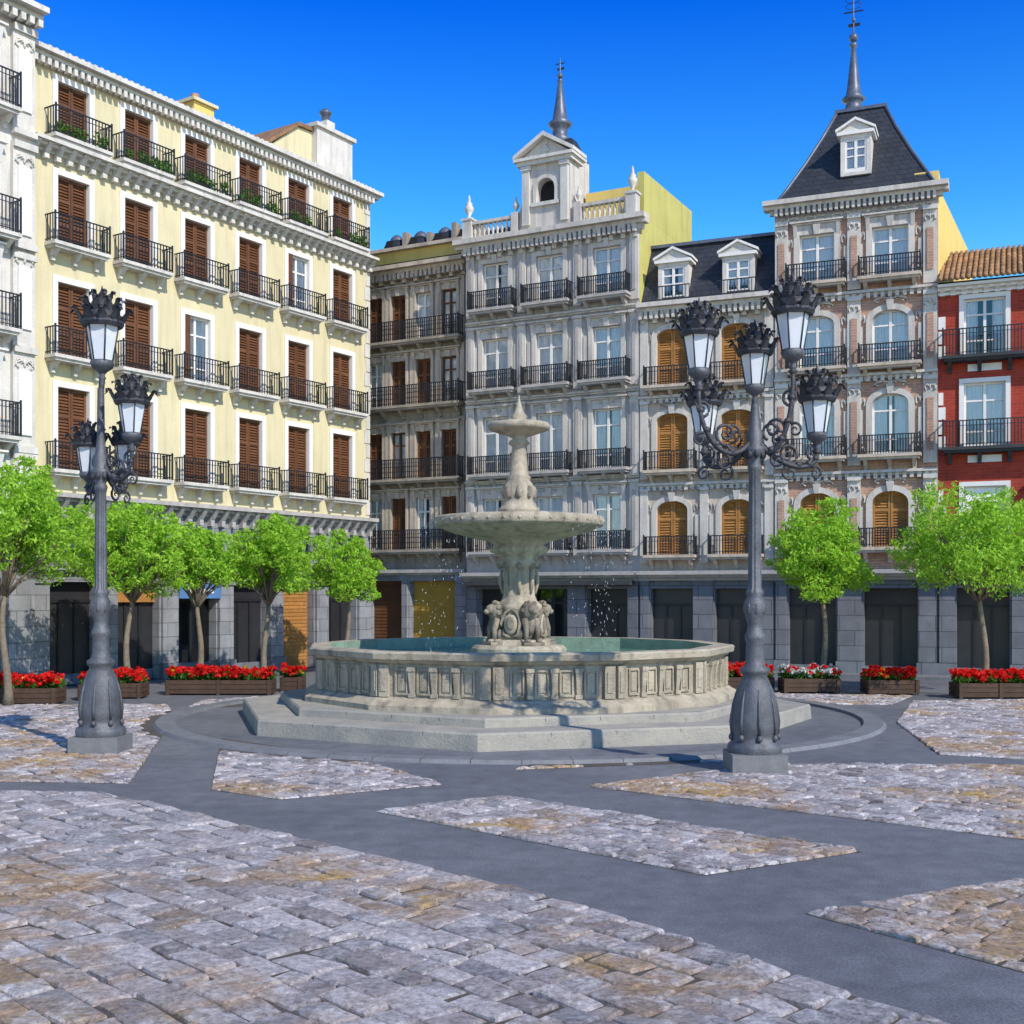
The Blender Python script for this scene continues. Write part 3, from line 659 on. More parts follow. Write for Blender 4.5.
# --- red building
B=Bld('red_brick_apartment_building',(12.29,34.61),MD,7,6)
cs=[1.25,3.5,5.75]; rows=[(3.8,5.5),(6.6,8.45),(9.2,10.85)]; W=1.1
B.wall(0,7,3.1,11.3,[(c-W/2,c+W/2,a,b) for c in cs for a,b in rows],'red_brick',revmat='white_paint'); B.shell(0,7,11.4,'red_brick')
for r,(a,b) in enumerate(rows):
    for c in cs:
        B.window(c,W,a,b,'glass' if r else 'blind'); B.surround(c,W,a,b,.13,'white_paint',p=.06)
        B['window_trim'].box(c-.45,c+.45,-.05,-.002,a-.42,a-.22,'white_paint')
    B.balcony(.12,6.9,a,.48,.75,'awning',bar=.015,gap=.09)
    for k in range(int((b-a)/.42)): B['cornices'].box(.01,.14 if k%2 else .2,-.03,-.001,a+k*.42,a+k*.42+.36,'white_paint')
B.cornice(0,7,11.0,'white_paint',((.1,.1),(.25,.08),(.38,.08)),dent=.0)
B.consoles(0,7,10.98,11.15,.3,.3,'white_paint')
Rf=B['roof']; Rf.add([(0,-.5,11.33),(7,-.5,11.33),(7,3,13.0),(0,3,13.0)],[(0,1,2,3)],'terracotta')
for k in range(46):
    u=.08+k*.15
    for j in range(8):
        t0=j/8;t1=(j+1)/8+.01; Rf.tube([(u,-.55+3.5*t0,11.36+1.67*t0),(u,-.55+3.5*t1,11.33+1.67*t1)],[.075,.058],'terracotta',7)
B.ground(0,7,3.1,[(.5,1.9,2.6,'dark'),(2.7,4.2,2.6,'dark'),(5,6.5,2.6,'dark')],'dark_granite'); B.cornice(0,7,2.85,'grey_stone',((.18,.1),(.36,.08),(.5,.12)),dent=0)
B['awnings'].extr([(2.4,5.3),(3.6,5.3),(3.6,5.6),(2.4,5.6)],-.6,-.05,'white_paint')
B.finish()

# ------------------------------------------------------------------ ground
g=MB(); g.poly([(-600,-100,0),(600,-100,0),(600,1200,0),(-600,1200,0)],'paving_band'); g.obj('ground')
FC=Vector((.14,24.0))
patches={
 'P1':([(-9,14.9),(-5.0,14.45),(-4.0,13.65),(.55,9.25),(1.45,7.78),(2.6,6.4),(2.6,3.5),(-9,3.5)],.36,.25),
 'P2':([(-15,26),(-7.5,26.2),(-6.6,23.5),(-4.85,15.24),(-15,16.2)],.3,.2),
 'P3':([(-4.87,20.1),(-2.5,17.9),(-.87,15.15),(-2.7,14.05),(-3.7,14.75)],.3,.2),
 'P4':([(-1.5,13.27),(-.08,14.26),(3.27,11.2),(1.65,10.25)],.28,.2),
 'P5':([(.95,15.0),(3.7,17.0),(6.2,16.9),(12,16.3),(9,11.3),(5.02,11.75)],.3,.2),
 'P6':([(2.2,9.03),(4.3,10.1),(8,11.4),(8,6.5),(3.3,7.55)],.26,.18),
 'P7':([(7.2,22.5),(9,27),(16,28),(16,16.8),(8.6,16.9),(6.4,18.0)],.3,.2),
 'P8':([(-7.0,27.3),(-4,28.5),(-3.6,29.9),(-5.2,26.2),(-6.9,25.2)],.3,.2),
 'P9':([(.05,16.45),(3.6,17.4),(3.2,17.95),(.3,17.1)],.3,.2),
 'P10':([(5.2,29.3),(9.5,28.4),(8.3,26.2),(6.8,26.2)],.3,.2)}
def clip(poly,subj):
    out=subj
    n=len(poly); area=sum(poly[i][0]*poly[(i+1)%n][1]-poly[(i+1)%n][0]*poly[i][1] for i in range(n))
    P=poly if area>0 else poly[::-1]
    for i in range(n):
        a=P[i];b=P[(i+1)%n]; ex,ey=b[0]-a[0],b[1]-a[1]; inp=out; out=[]
        if not inp: return []
        for k in range(len(inp)):
            p=inp[k-1];q=inp[k]; dp=ex*(p[1]-a[1])-ey*(p[0]-a[0]); dq=ex*(q[1]-a[1])-ey*(q[0]-a[0])
            if (dp>=0)!=(dq>=0):
                t=dp/(dp-dq); out.append((p[0]+t*(q[0]-p[0]),p[1]+t*(q[1]-p[1])))
            if dq>=0: out.append(q)
    return out
st=MB(); jt=MB(); ang=D2R(-45)
def hull(poly):
    pts=sorted(set(poly))
    def half(ps):
        h=[]
        for p in ps:
            while len(h)>1 and (h[-1][0]-h[-2][0])*(p[1]-h[-2][1])-(h[-1][1]-h[-2][1])*(p[0]-h[-2][0])<=0: h.pop()
            h.append(p)
        return h
    a=half(pts); b=half(pts[::-1]); return a[:-1]+b[:-1]
ca,sa=math.cos(ang),math.sin(ang)
def ringcheck(x,y): return math.hypot(x-FC.x,y-FC.y)>7.25
random.seed(11)
for key,(poly,Ls,Ws) in patches.items():
    poly=hull(poly)
    jt.poly([(x,y,.004) for x,y in (poly)],'joint_sand')
    loc=[(x*ca+y*sa,-x*sa+y*ca) for x,y in poly]
    u0=min(p[0] for p in loc);u1=max(p[0] for p in loc);v0=min(p[1] for p in loc);v1=max(p[1] for p in loc)
    v=v0-.3
    while v<v1+.3:
        wv=Ws*U(.75,1.25); u=u0-U(0,Ls)-.3
        while u<u1+.3:
            lu=Ls*U(.5,1.45)
            q=[(u,v),(u+lu,v),(u+lu,v+wv),(u,v+wv)]
            q=[(a+U(-.02,.02),b+U(-.018,.018)) for a,b in q]
            q=[(a,b+.05*math.sin(a*.7)) for a,b in q]
            q=[(a*ca-b*sa,a*sa+b*ca) for a,b in q]
            q=clip(poly,q); u+=lu
            if len(q)<3: continue
            cx=sum(p[0] for p in q)/len(q); cy=sum(p[1] for p in q)/len(q)
            if not ringcheck(cx,cy): continue
            if math.hypot(q[0][0]-q[2][0],q[0][1]-q[2][1])<.06: continue
            def ins(d,z,tilt=(0,0)):
                r=[]
                for p in q:
                    dx,dy=cx-p[0],cy-p[1]; L=math.hypot(dx,dy) or 1; k=min(d*1.35/L,.8)
                    r.append((p[0]+dx*k,p[1]+dy*k,z+tilt[0]*(p[0]-cx)+tilt[1]*(p[1]-cy)))
                return r
            tl=(U(-.06,.06),U(-.06,.06)); h=.028+U(-.010,.010); n=len(q)
            g0_=U(.006,.014)
            r0=ins(g0_,.002); r1=ins(g0_+.004,h-.012,tl); r2=ins(g0_+.02,h,tl)
            fs=[(i,(i+1)%n,(i+1)%n+n,i+n) for i in range(n)]+[(i+n,(i+1)%n+n,(i+1)%n+2*n,i+2*n) for i in range(n)]+[tuple(range(2*n,3*n))]
            area=sum(q[i][0]*q[(i+1)%n][1]-q[(i+1)%n][0]*q[i][1] for i in range(n))
            if area<0: fs=[f[::-1] for f in fs]
            st.add(r0+r1+r2,fs,'cobble')
        v+=wv
jt.obj('paving_joints'); st.obj('cobblestone_paving')
k=MB(); n=60
for i in range(n):
    a0=2*math.pi*i/n+.0006;a1=2*math.pi*(i+1)/n-.0006; am=(a0+a1)/2
    def P(r,a,z): return (FC.x+r*math.cos(a),FC.y+r*math.sin(a),z)
    ra,rb,h=6.6,7.02,.055
    for (b0,b1) in ((a0,am),(am,a1)):
        vs=[P(ra,b0,0),P(rb,b0,0),P(rb,b1,0),P(ra,b1,0),P(ra+.02,b0,h),P(rb-.05,b0,h),P(rb-.05,b1,h),P(ra+.02,b1,h)]
        k.add(vs,[(4,5,6,7),(1,2,6,5),(3,0,4,7)],'ring_stone')
k.obj('kerb_ring')
s=MB()
s.add([(-.9,39.7,0),(16,31.6,0),(22,31,0),(22,50,0),(-.9,50,0),(-.9,39.7,.1),(16,31.6,.1),(22,31,.1),(22,50,.1),(-.9,50,.1)],[(5,6,7,8,9),(0,1,6,5),(1,2,7,6)],'ring_stone')
s.obj('sidewalk')

# ------------------------------------------------------------------ fountain
F=empty('stone_fountain',Matrix.Translation((FC.x,FC.y,0)))
off=D2R(-96.7)
def fpart(name,mb): return mb.obj(name,F)
s=MB()
s.lathe([(5.72,0),(5.7,.25),(5.67,.28),(4.7,.28)],8,(0,0,0),'fountain_step',off,False,cap=False)
s.lathe([(4.92,.27),(4.91,.40),(4.88,.43),(4.0,.43)],8,(0,0,0),'fountain_step',off,False,cap=False)
fpart('steps',s)
# joints between the step slabs: thin dark grooves standing 2 mm proud
s=MB()
for i in range(8):
    a0=off+i*math.pi/4; a1=a0+math.pi/4
    for (Rr,z0,z1) in ((5.7,.0,.262),(4.91,.281,.41)):
        for t in (.0,.27,.52,.77):
            x=Rr*(math.cos(a0)*(1-t)+math.cos(a1)*t); y=Rr*(math.sin(a0)*(1-t)+math.sin(a1)*t)
            am=a0+math.pi/8; tx,ty=-math.sin(am),math.cos(am); nx,ny=math.cos(am),math.sin(am); e=.004; g=.004
            if t==0: continue
            s.add([(x-tx*e+nx*g,y-ty*e+ny*g,z0),(x+tx*e+nx*g,y+ty*e+ny*g,z0),(x+tx*e+nx*g,y+ty*e+ny*g,z1),(x-tx*e+nx*g,y-ty*e+ny*g,z1)],[(0,1,2,3)],'joint_sand')
fpart('step_joints',s)
NB=12
b=MB()
b.lathe([(4.34,.42),(4.34,.52),(4.28,.55),(4.2,.59),(4.14,.63),(4.05,.65),(4.05,1.2),(4.08,1.22),(4.12,1.24),(4.15,1.28),(4.23,1.30),(4.25,1.40),(4.21,1.43),(3.85,1.43)],NB,(0,0,0),'fountain_stone',off,False,cap=False)
b.lathe([(3.85,1.43),(3.83,.6)],NB,(0,0,0),'basin_inner',off,False,cap=False)
apo=4.05*math.cos(math.pi/NB); side=2*4.05*math.sin(math.pi/NB)
for i in range(NB):
    am=off+math.pi/NB+i*2*math.pi/NB
    nx,ny=math.cos(am),math.sin(am)
    b.M=Matrix(((-ny,-nx,0,nx*apo),(nx,-ny,0,ny*apo),(0,0,1,0),(0,0,0,1)))
    # corner piers, then three wide rectangular panels separated by twin herm pilasters
    for sg in (-1,1):
        u=sg*(side/2-.10); b.box(u-.09,u+.09,-.075,-.001,.651,1.198,'fountain_stone'); b.box(u-.05,u+.05,-.09,-.076,.75,1.1,'fountain_stone')
    npan=4; span=side-.42
    for j in range(npan+1):
        u=-span/2+span*j/npan
        if j in (0,npan): continue
        w=.06
        b.frus((u-w*.6,u+w*.6,-.045,-.001),(u-w,u+w,-.085,-.001),.72,1.10,'fountain_stone')
        b.box(u-w*1.0,u+w*1.0,-.065,-.001,.651,.72,'fountain_stone'); b.box(u-w*1.2,u+w*1.2,-.10,-.001,1.10,1.17,'fountain_stone')
    for j in range(npan):
        u=-span/2+span*(j+.5)/npan; hw=span/npan/2-.09
        b.box(u-hw,u+hw,-.035,-.001,.69,.72,'fountain_stone'); b.box(u-hw,u+hw,-.035,-.001,1.11,1.14,'fountain_stone')
        b.box(u-hw,u-hw+.028,-.035,-.001,.721,1.109,'fountain_stone'); b.box(u+hw-.028,u+hw,-.035,-.001,.721,1.109,'fountain_stone')
        b.box(u-hw+.055,u+hw-.055,-.02,-.001,.76,1.07,'fountain_stone')
b.M=None
fpart('basin',b)
w=MB(); w.lathe([(3.84,1.2),(.05,1.2)],NB,(0,0,0),'water',off,False,cap=False); fpart('water',w)
p=MB()
p.lathe([(.95,.9),(.95,1.34),(.88,1.4),(.66,1.42),(.62,1.5),(.60,1.52)],12,(0,0,0),'fountain_stone',0,False)
p.lathe([(.44,1.5),(.40,2.05),(.46,2.1),(.46,2.2),(.38,2.28),(.33,2.4),(.32,2.65),(.34,2.95),(.40,3.0),(.40,3.07),(.36,3.12),(.40,3.18),(.54,3.26),(.56,3.34),(.50,3.40),(.62,3.47),(.95,3.54),(1.3,3.63),(1.5,3.70),(1.57,3.74),(1.66,3.76),(1.70,3.80),(1.70,3.92),(1.66,3.96),(1.56,3.96),(1.45,3.88),(.5,3.76)],40,(0,0,0),'fountain_stone',0,True,flute=(10,4,7,.10))
for i in range(36):
    a=2*math.pi*i/36; p.ell((1.68*math.cos(a),1.68*math.sin(a),3.86),(.045,.045,.04),'fountain_stone',nu=6,nv=4)
for i in range(14):
    a=2*math.pi*i/14; p.ell((.53*math.cos(a),.53*math.sin(a),3.3),(.06,.06,.06),'fountain_stone',nu=8,nv=6)
p.lathe([(.38,3.76),(.38,4.02),(.43,4.07),(.41,4.13),(.32,4.2),(.29,4.32),(.33,4.45),(.30,4.6),(.22,4.7),(.24,4.75),(.18,4.82),(.165,5.1),(.14,5.36),(.18,5.4),(.22,5.43),(.18,5.48),(.13,5.52),(.2,5.57),(.42,5.64),(.56,5.69),(.61,5.71),(.62,5.80),(.59,5.83),(.5,5.8),(.2,5.78),(.2,5.86),(.14,5.9),(.17,5.97),(.10,6.05),(.07,6.12),(.035,6.25),(.008,6.40)],24,(0,0,0),'fountain_stone',0,True,flute=(8,5,7,.12))
for k in range(8):
    a=2*math.pi*k/8
    p.ell((.38*math.cos(a),.38*math.sin(a),2.98),(.07,.07,.07),'carved_stone',nu=8,nv=6); p.ell((.29*math.cos(a),.29*math.sin(a),4.45),(.07,.07,.13),'carved_stone',nu=8,nv=6)
    p.tube([(.32*math.cos(a),.32*math.sin(a),2.42),(.37*math.cos(a),.37*math.sin(a),2.65),(.35*math.cos(a),.35*math.sin(a),2.9)],[.03,.045,.03],'fountain_stone',6)
fpart('pedestal_and_bowls',p)
# compact carved group: four seated lions back to back round a rocky core, cartouches between
c=MB()
c.lathe([(.52,1.42),(.50,1.6),(.44,1.9),(.40,2.15),(.30,2.3)],14,(0,0,0),'carved_stone',0,True,flute=(7,0,3,.12))
for i in range(4):
    a=D2R(-90+90*i+25); c.M=Matrix.Translation((.40*math.cos(a),.40*math.sin(a),1.42))@Matrix.Rotation(a-math.pi/2,4,'Z')@Matrix.Scale(1.12,4)
    rx=lambda t: Matrix.Rotation(D2R(t),3,'X')
    c.box(-.2,.2,-.15,.28,0,.05,'carved_stone')
    c.ell((0,-.06,.24),(.15,.19,.18),'carved_stone'); c.ell((0,.04,.4),(.125,.14,.24),'carved_stone',rx(20)); c.ell((0,.10,.58),(.16,.13,.16),'carved_stone')
    for q in range(9):
        t=math.pi*2*q/9; c.ell((.14*math.cos(t),.10,.6+.14*math.sin(t)),(.045,.06,.045),'carved_stone',nu=6,nv=5)
    c.ell((0,.18,.62),(.095,.11,.095),'carved_stone'); c.ell((0,.27,.58),(.055,.06,.05),'carved_stone')
    for s_ in (-1,1):
        c.tube([(s_*.1,.1,.45),(s_*.11,.17,.28),(s_*.11,.17,.06)],[.07,.05,.042],'carved_stone',8); c.ell((s_*.11,.23,.07),(.05,.07,.035),'carved_stone')
        c.ell((s_*.15,-.0,.18),(.07,.14,.13),'carved_stone'); c.ell((s_*.17,.12,.07),(.045,.09,.035),'carved_stone'); c.ell((s_*.09,.11,.73),(.032,.03,.04),'carved_stone')
    a=D2R(-90+90*i+70); c.M=Matrix.Translation((.46*math.cos(a),.46*math.sin(a),1.42))@Matrix.Rotation(a-math.pi/2,4,'Z')
    c.ell((0,.02,.42),(.15,.06,.22),'fountain_stone'); c.ell((0,.06,.42),(.09,.05,.14),'carved_stone')
    for s_ in (-1,1): c.tube([(s_*.02,.04,.15),(s_*.16,.04,.2),(s_*.2,.03,.42),(s_*.12,.03,.62),(s_*.02,.05,.68),(s_*.05,.05,.6)],[.03,.04,.035,.04,.03,.015],'carved_stone',7)
c.M=None; fpart('carved_lion_group',c)
sp=MB()
for i in range(420):
    a=U(0,2*math.pi); r=1.74+U(-.05,.35)*(1 if R()<.5 else .4); z=3.85-2.6*R()**1.1
    if abs(math.cos(a))>.55:
        l=U(.01,.05); sp.tube([(r*math.cos(a)+U(-.02,.02),r*math.sin(a),z),(r*math.cos(a),r*math.sin(a),z-l)],U(.002,.006),'spray',4)
fpart('falling_water',sp)

# ------------------------------------------------------------------ street lamps
def lantern(mb,c,s):
    x,y,z=c
    L=lambda prof,n,mat,off=0,sm=False: mb.lathe([(r*s,h*s) for r,h in prof],n,c,mat,off,sm)
    L([(.02,-.34),(.05,-.30),(.03,-.26),(.06,-.22),(.13,-.17),(.15,-.12),(.14,-.09)],12,'lamp_metal',0,True)
    mb.lathe([(.125*s,-.1*s),(.205*s,.36*s)],6,c,'lantern_glass',0,False,cap=False)
    mb.lathe([(.03*s,-.08*s),(.03*s,.05*s),(.055*s,.1*s),(.055*s,.2*s),(.02*s,.26*s)],8,c,'white_paint')
    for i in range(6):
        a=i*math.pi/3; mb.tube([(x+.128*s*math.cos(a),y+.128*s*math.sin(a),z-.1*s),(x+.21*s*math.cos(a),y+.21*s*math.sin(a),z+.37*s)],.011*s,'lamp_metal_dark',5)
    L([(.13,-.11),(.145,-.11),(.145,-.08),(.13,-.08)],6,'lamp_metal_dark')
    L([(.20,.34),(.245,.34),(.27,.38),(.27,.41),(.22,.43)],12,'lamp_metal_dark')
    L([(.22,.42),(.24,.45),(.22,.50),(.17,.55),(.15,.60),(.11,.68),(.03,.72)],12,'lamp_metal_dark',0,True)
    for ring,(n,r0,r1,z0,z1,wd) in enumerate(((10,.25,.37,.38,.55,.055),(10,.18,.27,.50,.68,.045),(6,.09,.15,.62,.78,.04))):
        for i in range(n):
            a=2*math.pi*(i+.5*ring)/n; ca_,sa_=math.cos(a),math.sin(a)
            pr=[(r0,z0,wd*.7),(r0+(r1-r0)*.3,z0+(z1-z0)*.4,wd*1.15),(r0+(r1-r0)*.5,z0+(z1-z0)*.65,wd*.7),(r1*.9,z0+(z1-z0)*.9,wd*.95),(r1,z1,wd*.5),(r1*1.1,z1-.05,.012)]
            vs=[]
            for r,h,w_ in pr:
                for sg in (-1,1): vs.append((x+s*(r*ca_-sg*w_*sa_),y+s*(r*sa_+sg*w_*ca_),z+s*h))
            vs2=[(vx-.014*s*ca_,vy-.014*s*sa_,vz+.01*s) for vx,vy,vz in vs]
            fs=[(2*k,2*k+1,2*k+3,2*k+2) for k in range(5)]
            mb.add(vs,fs,'lamp_metal_dark'); mb.add(vs2,fs,'lamp_metal_dark')
            mb.ell((x+s*r1*1.02*ca_,y+s*r1*1.02*sa_,z+s*(z1-.01)),(.02*s,.02*s,.02*s),'lamp_metal_dark',nu=6,nv=4)
    mb.lathe([(.02*s,.70*s),(.045*s,.75*s),(.02*s,.8*s),(.004,.86*s)],8,c,'lamp_metal_dark')
def spiral(mb,c,dx,dy,r0,turns,rad,start=0,sgn=1):
    pts=[];n=int(turns*16)
    for k in range(n+1):
        t=k/n; a=start+sgn*t*turns*2*math.pi; r=r0*(1-t*.85); pts.append((c[0]+dx*r*math.cos(a),c[1]+dy*r*math.cos(a),c[2]+r*math.sin(a)))
    mb.tube(pts,[rad*(1-.5*k/n) for k in range(n+1)],'lamp_metal_dark',6)
def lamp(pos,H,lans,collar):
    E=empty('street_lamp',Matrix.Translation((pos[0],pos[1],0)))
    P=MB()
    P.box(-.37,.37,-.37,.37,0,.26,'granite_block')
    P.box(-.38,.38,-.38,.38,-.01,.03,'granite_block')
    pf=[(.36,.26),(.375,.33),(.355,.38),(.31,.42),(.30,.5),(.315,.56),(.32,.64),(.31,.78),(.285,.95),(.25,1.1),(.20,1.22),(.16,1.3),(.20,1.34),(.205,1.40),(.14,1.44),(.125,1.52),(.115,1.75),(.135,1.8),(.135,1.86),(.11,1.9),(.10,2.0),(.125,2.1),(.15,2.2),(.145,2.3),(.10,2.38),(.12,2.42),(.12,2.46),(.092,2.5),(.09,3.0),(.084,3.6),(.078,collar-.25),(.09,collar-.2),(.1,collar-.15),(.075,collar-.1),(.12,collar),(.15,collar+.06),(.15,collar+.1),(.1,collar+.13),(.12,collar+.3),(.08,collar+.36),(.06,collar+.6),(.05,H)]
    P.lathe(pf,40,(0,0,0),'lamp_metal',0,True,flute=(10,26,30,.2))
    for i in range(8):
        a=i*math.pi/4; ca_,sa_=math.cos(a),math.sin(a)
        P.tube([(.315*ca_,.315*sa_,.52),(.325*ca_,.325*sa_,.68),(.292*ca_,.292*sa_,.92),(.24*ca_,.24*sa_,1.12)],[.018,.026,.02,.01],'lamp_metal',6)
        P.ell((.32*ca_,.32*sa_,.47),(.04,.04,.05),'lamp_metal',nu=8,nv=6)
        P.ell((.13*ca_,.13*sa_,2.22),(.03,.03,.09),'lamp_metal',nu=8,nv=6)
        P.ell((.12*ca_,.12*sa_,collar+.02),(.04,.04,.07),'lamp_metal_dark',nu=8,nv=6)
    P.obj('post',E)
    A=MB(); Ln=MB()
    for (x,y,z,s_) in lans:
        lantern(Ln,(x,y,z),s_)
        r=math.hypot(x,y)
        if r<.05:
            A.tube([(0,0,H-.1),(x,y,z-.3*s_)],.045,'lamp_metal_dark',10); continue
        dx,dy=x/r,y/r; zb=z-.34*s_; za=collar+.2
        pts=[];n=18
        b0=Vector((.06*dx,.06*dy,za)); b1=Vector((dx*r*.45,dy*r*.45,za-.45)); b2=Vector((dx*r*1.05,dy*r*1.05,(za+zb)/2-.35)); b3=Vector((x,y,zb))
        for k in range(n+1):
            t=k/n; pts.append(tuple(b0*(1-t)**3+b1*3*t*(1-t)**2+b2*3*t*t*(1-t)+b3*t**3))
        A.tube(pts,[.042-.012*k/n for k in range(n+1)],'lamp_metal_dark',8)
        q=pts[9]; spiral(A,(q[0]*.75,q[1]*.75,q[2]+.17),dx,dy,.16,1.6,.026,-1.5,1)
        q=pts[14]; spiral(A,(q[0],q[1],q[2]+.15),-dx,-dy,.12,1.5,.022,-1.5,1)
        q=pts[6]; spiral(A,(q[0]+.06*dx,q[1]+.06*dy,q[2]-.13),dx,dy,.12,1.4,.022,1.5,1)
        q=pts[12]; spiral(A,(q[0]+.1*dx,q[1]+.1*dy,q[2]-.1),dx,dy,.10,1.4,.02,2.2,-1)
        q=pts[4]; spiral(A,(q[0]*1.2,q[1]*1.2,q[2]+.28),dx,dy,.13,1.4,.022,-2.0,-1)
        for k in (5,9,12,15):
            q=pts[k]; A.ell((q[0],q[1],q[2]+.03),(.05,.05,.045),'lamp_metal_dark',nu=8,nv=6)
            A.frus((q[0]-.03,q[0]+.03,q[1]-.03,q[1]+.03),(q[0]-.004+dx*.08,q[0]+.004+dx*.08,q[1]-.004+dy*.08,q[1]+.004+dy*.08),q[2]+.04,q[2]+.14,'lamp_metal_dark')
        A.lathe([(.03,-.02),(.07,.02),(.03,.05)],10,(x,y,zb-.02),'lamp_metal_dark')
    A.obj('scroll_arms',E); Ln.obj('lanterns',E)
lamp((3.31,16.36),5.0,[(0,0,5.34,.95),(.46,-.25,5.78,1.1),(-.8,-.25,5.52,1.02),(-.64,.3,4.70,.94),(.9,.2,4.72,1.0)],4.3)
lamp((-6.27,18.3),5.55,[(0.02,0,6.07,1.22),(.55,-.25,4.92,1.0),(-.32,.35,4.38,.9),(.2,.55,4.45,.85)],4.2)

# ------------------------------------------------------------------ trees
def tree(x,y,h0,cz,rx,rz,seed,nl=15000,lean=0):
    random.seed(seed); np.random.seed(seed)
    E=empty('plane_tree',Matrix.Translation((x,y,0)))
    T=MB(); pts=[];n=8
    for k in range(n+1):
        t=k/n; pts.append((lean*t+.06*math.sin(t*5+seed),.05*math.cos(t*4+seed)-.05,h0*t))
    T.tube(pts,[.075*(1.25-.6*k/n)+(.04 if k==0 else 0) for k in range(n+1)],'bark',10)
    top=Vector(pts[-1]); Lf=MB(); cl=[]
    N1=17
    for k in range(N1):
        zf=1-1.7*(k+.5)/N1; a=k*2.399+U(-.45,.45); rr=math.sqrt(max(0,1-zf*zf))*rx*U(.62,.86)
        cl.append((top.x+rr*math.cos(a),rr*math.sin(a),cz+zf*rz*U(.6,.8)+U(-.12,.12),U(.24,.46)*rx*.85))
    for k in range(5): cl.append((top.x+U(-.35,.35)*rx,U(-.35,.35)*rx,cz+rz*U(-.25,.35),U(.36,.46)*rx*.85))
    for (a,b,c_,r) in cl:
        e=Vector((a,b,c_)); mid=top.lerp(e,.5)+Vector((U(-.1,.1),U(-.1,.1),.02))
        T.tube([tuple(top+Vector((0,0,-.15))),tuple(top.lerp(mid,.6)),tuple(mid),tuple(e)],[.04,.03,.022,.01],'bark',6)
        for s_ in range(3): T.tube([tuple(mid),tuple(e+Vector((U(-r,r),U(-r,r),U(-r,r)))*.7)],[.018,.006],'bark',5)
        m=int(nl/len(cl)*(r/(rx*.32))**2); leaves(Lf,(a,b,c_),(r,r,r*.8),int(m*.6),.06,'leaf',.42,.25,.3)
        for s_ in range(10):
            ph=U(0,6.28); th=U(-.5,1.4); q=(a+r*1.08*math.cos(ph)*math.cos(th),b+r*1.08*math.sin(ph)*math.cos(th),c_+r*.88*math.sin(th))
            leaves(Lf,q,(r*.3,r*.3,r*.22),int(m*.05),.055,'leaf',.42,.1,.3)
    T.obj('trunk',E); Lf.obj('crown',E)
tree(-10.95,26,2.5,3.85,1.85,1.5,1,20000)
tree(-9.45,29.5,2.35,3.4,1.5,1.5,2,17000,lean=.1)
tree(-8.0,30.6,2.2,3.2,1.1,1.05,12,9000,lean=.05)
tree(-6.55,32,2.25,3.25,1.3,1.4,3)
tree(-4.95,36,2.3,3.1,1.15,1.45,4,12000)
tree(7.85,30.3,2.3,3.25,1.4,1.45,5)
tree(11.1,28.2,2.4,3.45,2.15,1.45,6,22000,lean=-.1)

# ------------------------------------------------------------------ planters
def planter(x0,x1,y,kind='red',seed=0):
    random.seed(seed+50); np.random.seed(seed+50)
    E=empty('flower_planter',Matrix.Translation(((x0+x1)/2,y,0))); L=(x1-x0)/2; w=.3
    P=MB()
    for k in range(3):
        z=.04+k*.11
        P.box(-L,L,-w,-w+.035,z,z+.1,'trough_wood'); P.box(-L,L,w-.035,w,z,z+.1,'trough_wood')
        P.box(-L,-L+.035,-w+.036,w-.036,z,z+.1,'trough_wood'); P.box(L-.035,L,-w+.036,w-.036,z,z+.1,'trough_wood')
    n=max(1,int(2*L/.9))
    for k in range(n+1):
        u=-L+.06+(2*L-.12)*k/n; P.box(u-.04,u+.04,-w-.025,-w-.001,0,.37,'trough_wood')
    P.box(-L+.04,L-.04,-w+.04,w-.04,.05,.32,'soil'); P.obj('wooden_trough',E)
    Lf=MB(); Fl=MB(); n=int(2*L/.12)
    for k in range(n):
        u=-L+.08+(2*L-.16)*k/max(1,n-1); h=U(.0,.1)
        leaves(Lf,(u,U(-.1,.1),.42+h*.5),(.13,.26,.12),130,.045,'plant_leaf',.6,.1,.3)
        for j in range(15):
            c=(u+U(-.08,.08),U(-.32,.3),.50+h+U(-.1,.1)); mt='petal_'+kind
            if kind=='mix': mt=random.choice(['petal_white','petal_white','petal_red'])
            elif R()<.05: mt='petal_yellow'
            leaves(Fl,c,(.05,.05,.035),12,.04,mt,.8,.1,.5)
    Lf.obj('leaves',E); Fl.obj('flowers',E)
for i,a in enumerate([(-12.2,-9.95,26.5,'red'),(-9.85,-9.4,27.5,'red'),(-9.2,-8.55,28,'red'),(-8.3,-5.75,29,'red'),(-5.75,-5.2,30,'red'),(5.15,6.5,30,'red'),(6.6,8.0,29.5,'mix'),(8.5,9.75,29,'red'),(10.3,13.2,28,'red')]):
    planter(a[0],a[1],a[2],a[3],i)

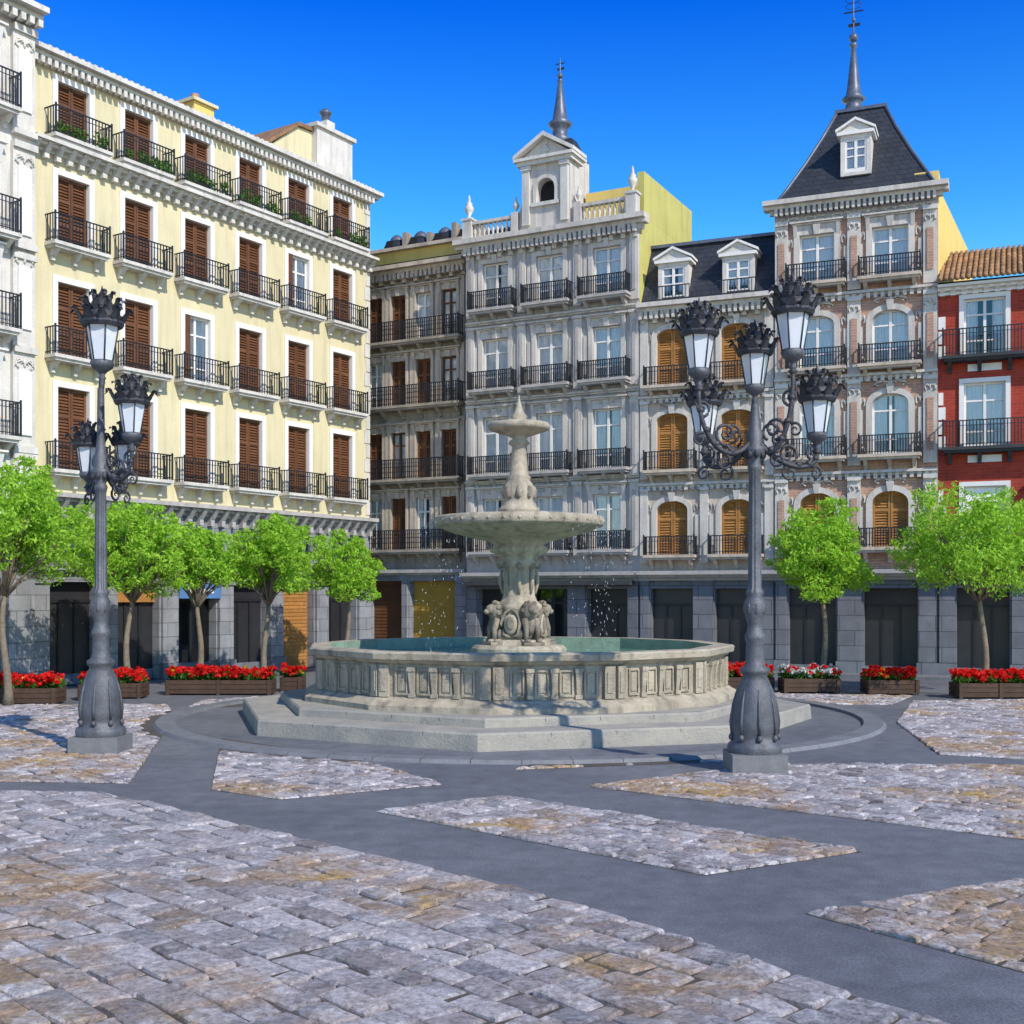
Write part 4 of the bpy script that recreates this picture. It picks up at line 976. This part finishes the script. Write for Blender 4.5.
# ------------------------------------------------------------------ light, sky, camera
el=D2R(40); az=Vector((.62,-.785)).normalized()
sd=Vector((az.x*math.cos(el),az.y*math.cos(el),math.sin(el)))
L=bpy.data.lights.new('sun','SUN'); L.energy=5.0; L.angle=D2R(.6); L.color=(1,.93,.80)
lo=bpy.data.objects.new('sun',L); scene.collection.objects.link(lo); lo.rotation_euler=sd.to_track_quat('Z','Y').to_euler()
w=bpy.data.worlds.new('World'); scene.world=w; w.use_nodes=True; nt=w.node_tree
bg=nt.nodes['Background']; sk=nt.nodes.new('ShaderNodeTexSky'); sk.sky_type='NISHITA'; sk.sun_disc=False
sk.sun_elevation=el; sk.sun_rotation=math.atan2(az.x,az.y); sk.dust_density=.0; sk.air_density=1.0; sk.ozone_density=4
hs=nt.nodes.new('ShaderNodeHueSaturation'); hs.inputs['Saturation'].default_value=1.3
tc=nt.nodes.new('ShaderNodeTexCoord'); sx=nt.nodes.new('ShaderNodeSeparateXYZ'); nt.links.new(tc.outputs['Generated'],sx.inputs[0])
cr=nt.nodes.new('ShaderNodeValToRGB'); e=cr.color_ramp.elements
e[0].position=.0; e[0].color=(1.4,1.15,.9,1); e[1].position=1; e[1].color=(.60,.56,.58,1)
for p_,c_ in ((.20,(.95,1.1,.92,1)),(.30,(.42,.78,.92,1)),(.44,(.03,.40,.92,1)),(.62,(.35,.5,.75,1))): q=e.new(p_); q.color=c_
nt.links.new(sx.outputs[2],cr.inputs[0])
sc=nt.nodes.new('ShaderNodeVectorMath'); sc.operation='SCALE'; sc.inputs['Scale'].default_value=2.0; nt.links.new(cr.outputs[0],sc.inputs[0])
mu=nt.nodes.new('ShaderNodeVectorMath'); mu.operation='MULTIPLY'
nt.links.new(sk.outputs[0],hs.inputs['Color']); nt.links.new(hs.outputs[0],mu.inputs[0]); nt.links.new(sc.outputs[0],mu.inputs[1]); nt.links.new(mu.outputs[0],bg.inputs[0]); bg.inputs[1].default_value=.135
cam=bpy.data.cameras.new('camera'); co=bpy.data.objects.new('camera',cam); scene.collection.objects.link(co)
co.location=(0,0,2.4); co.rotation_euler=(D2R(90),0,0); cam.sensor_width=36; cam.lens=36*1200/1024; cam.shift_y=(595-512)/1024; cam.clip_end=3000
scene.camera=co
scene.view_settings.view_transform='Standard'; scene.view_settings.look='None'; scene.view_settings.exposure=0
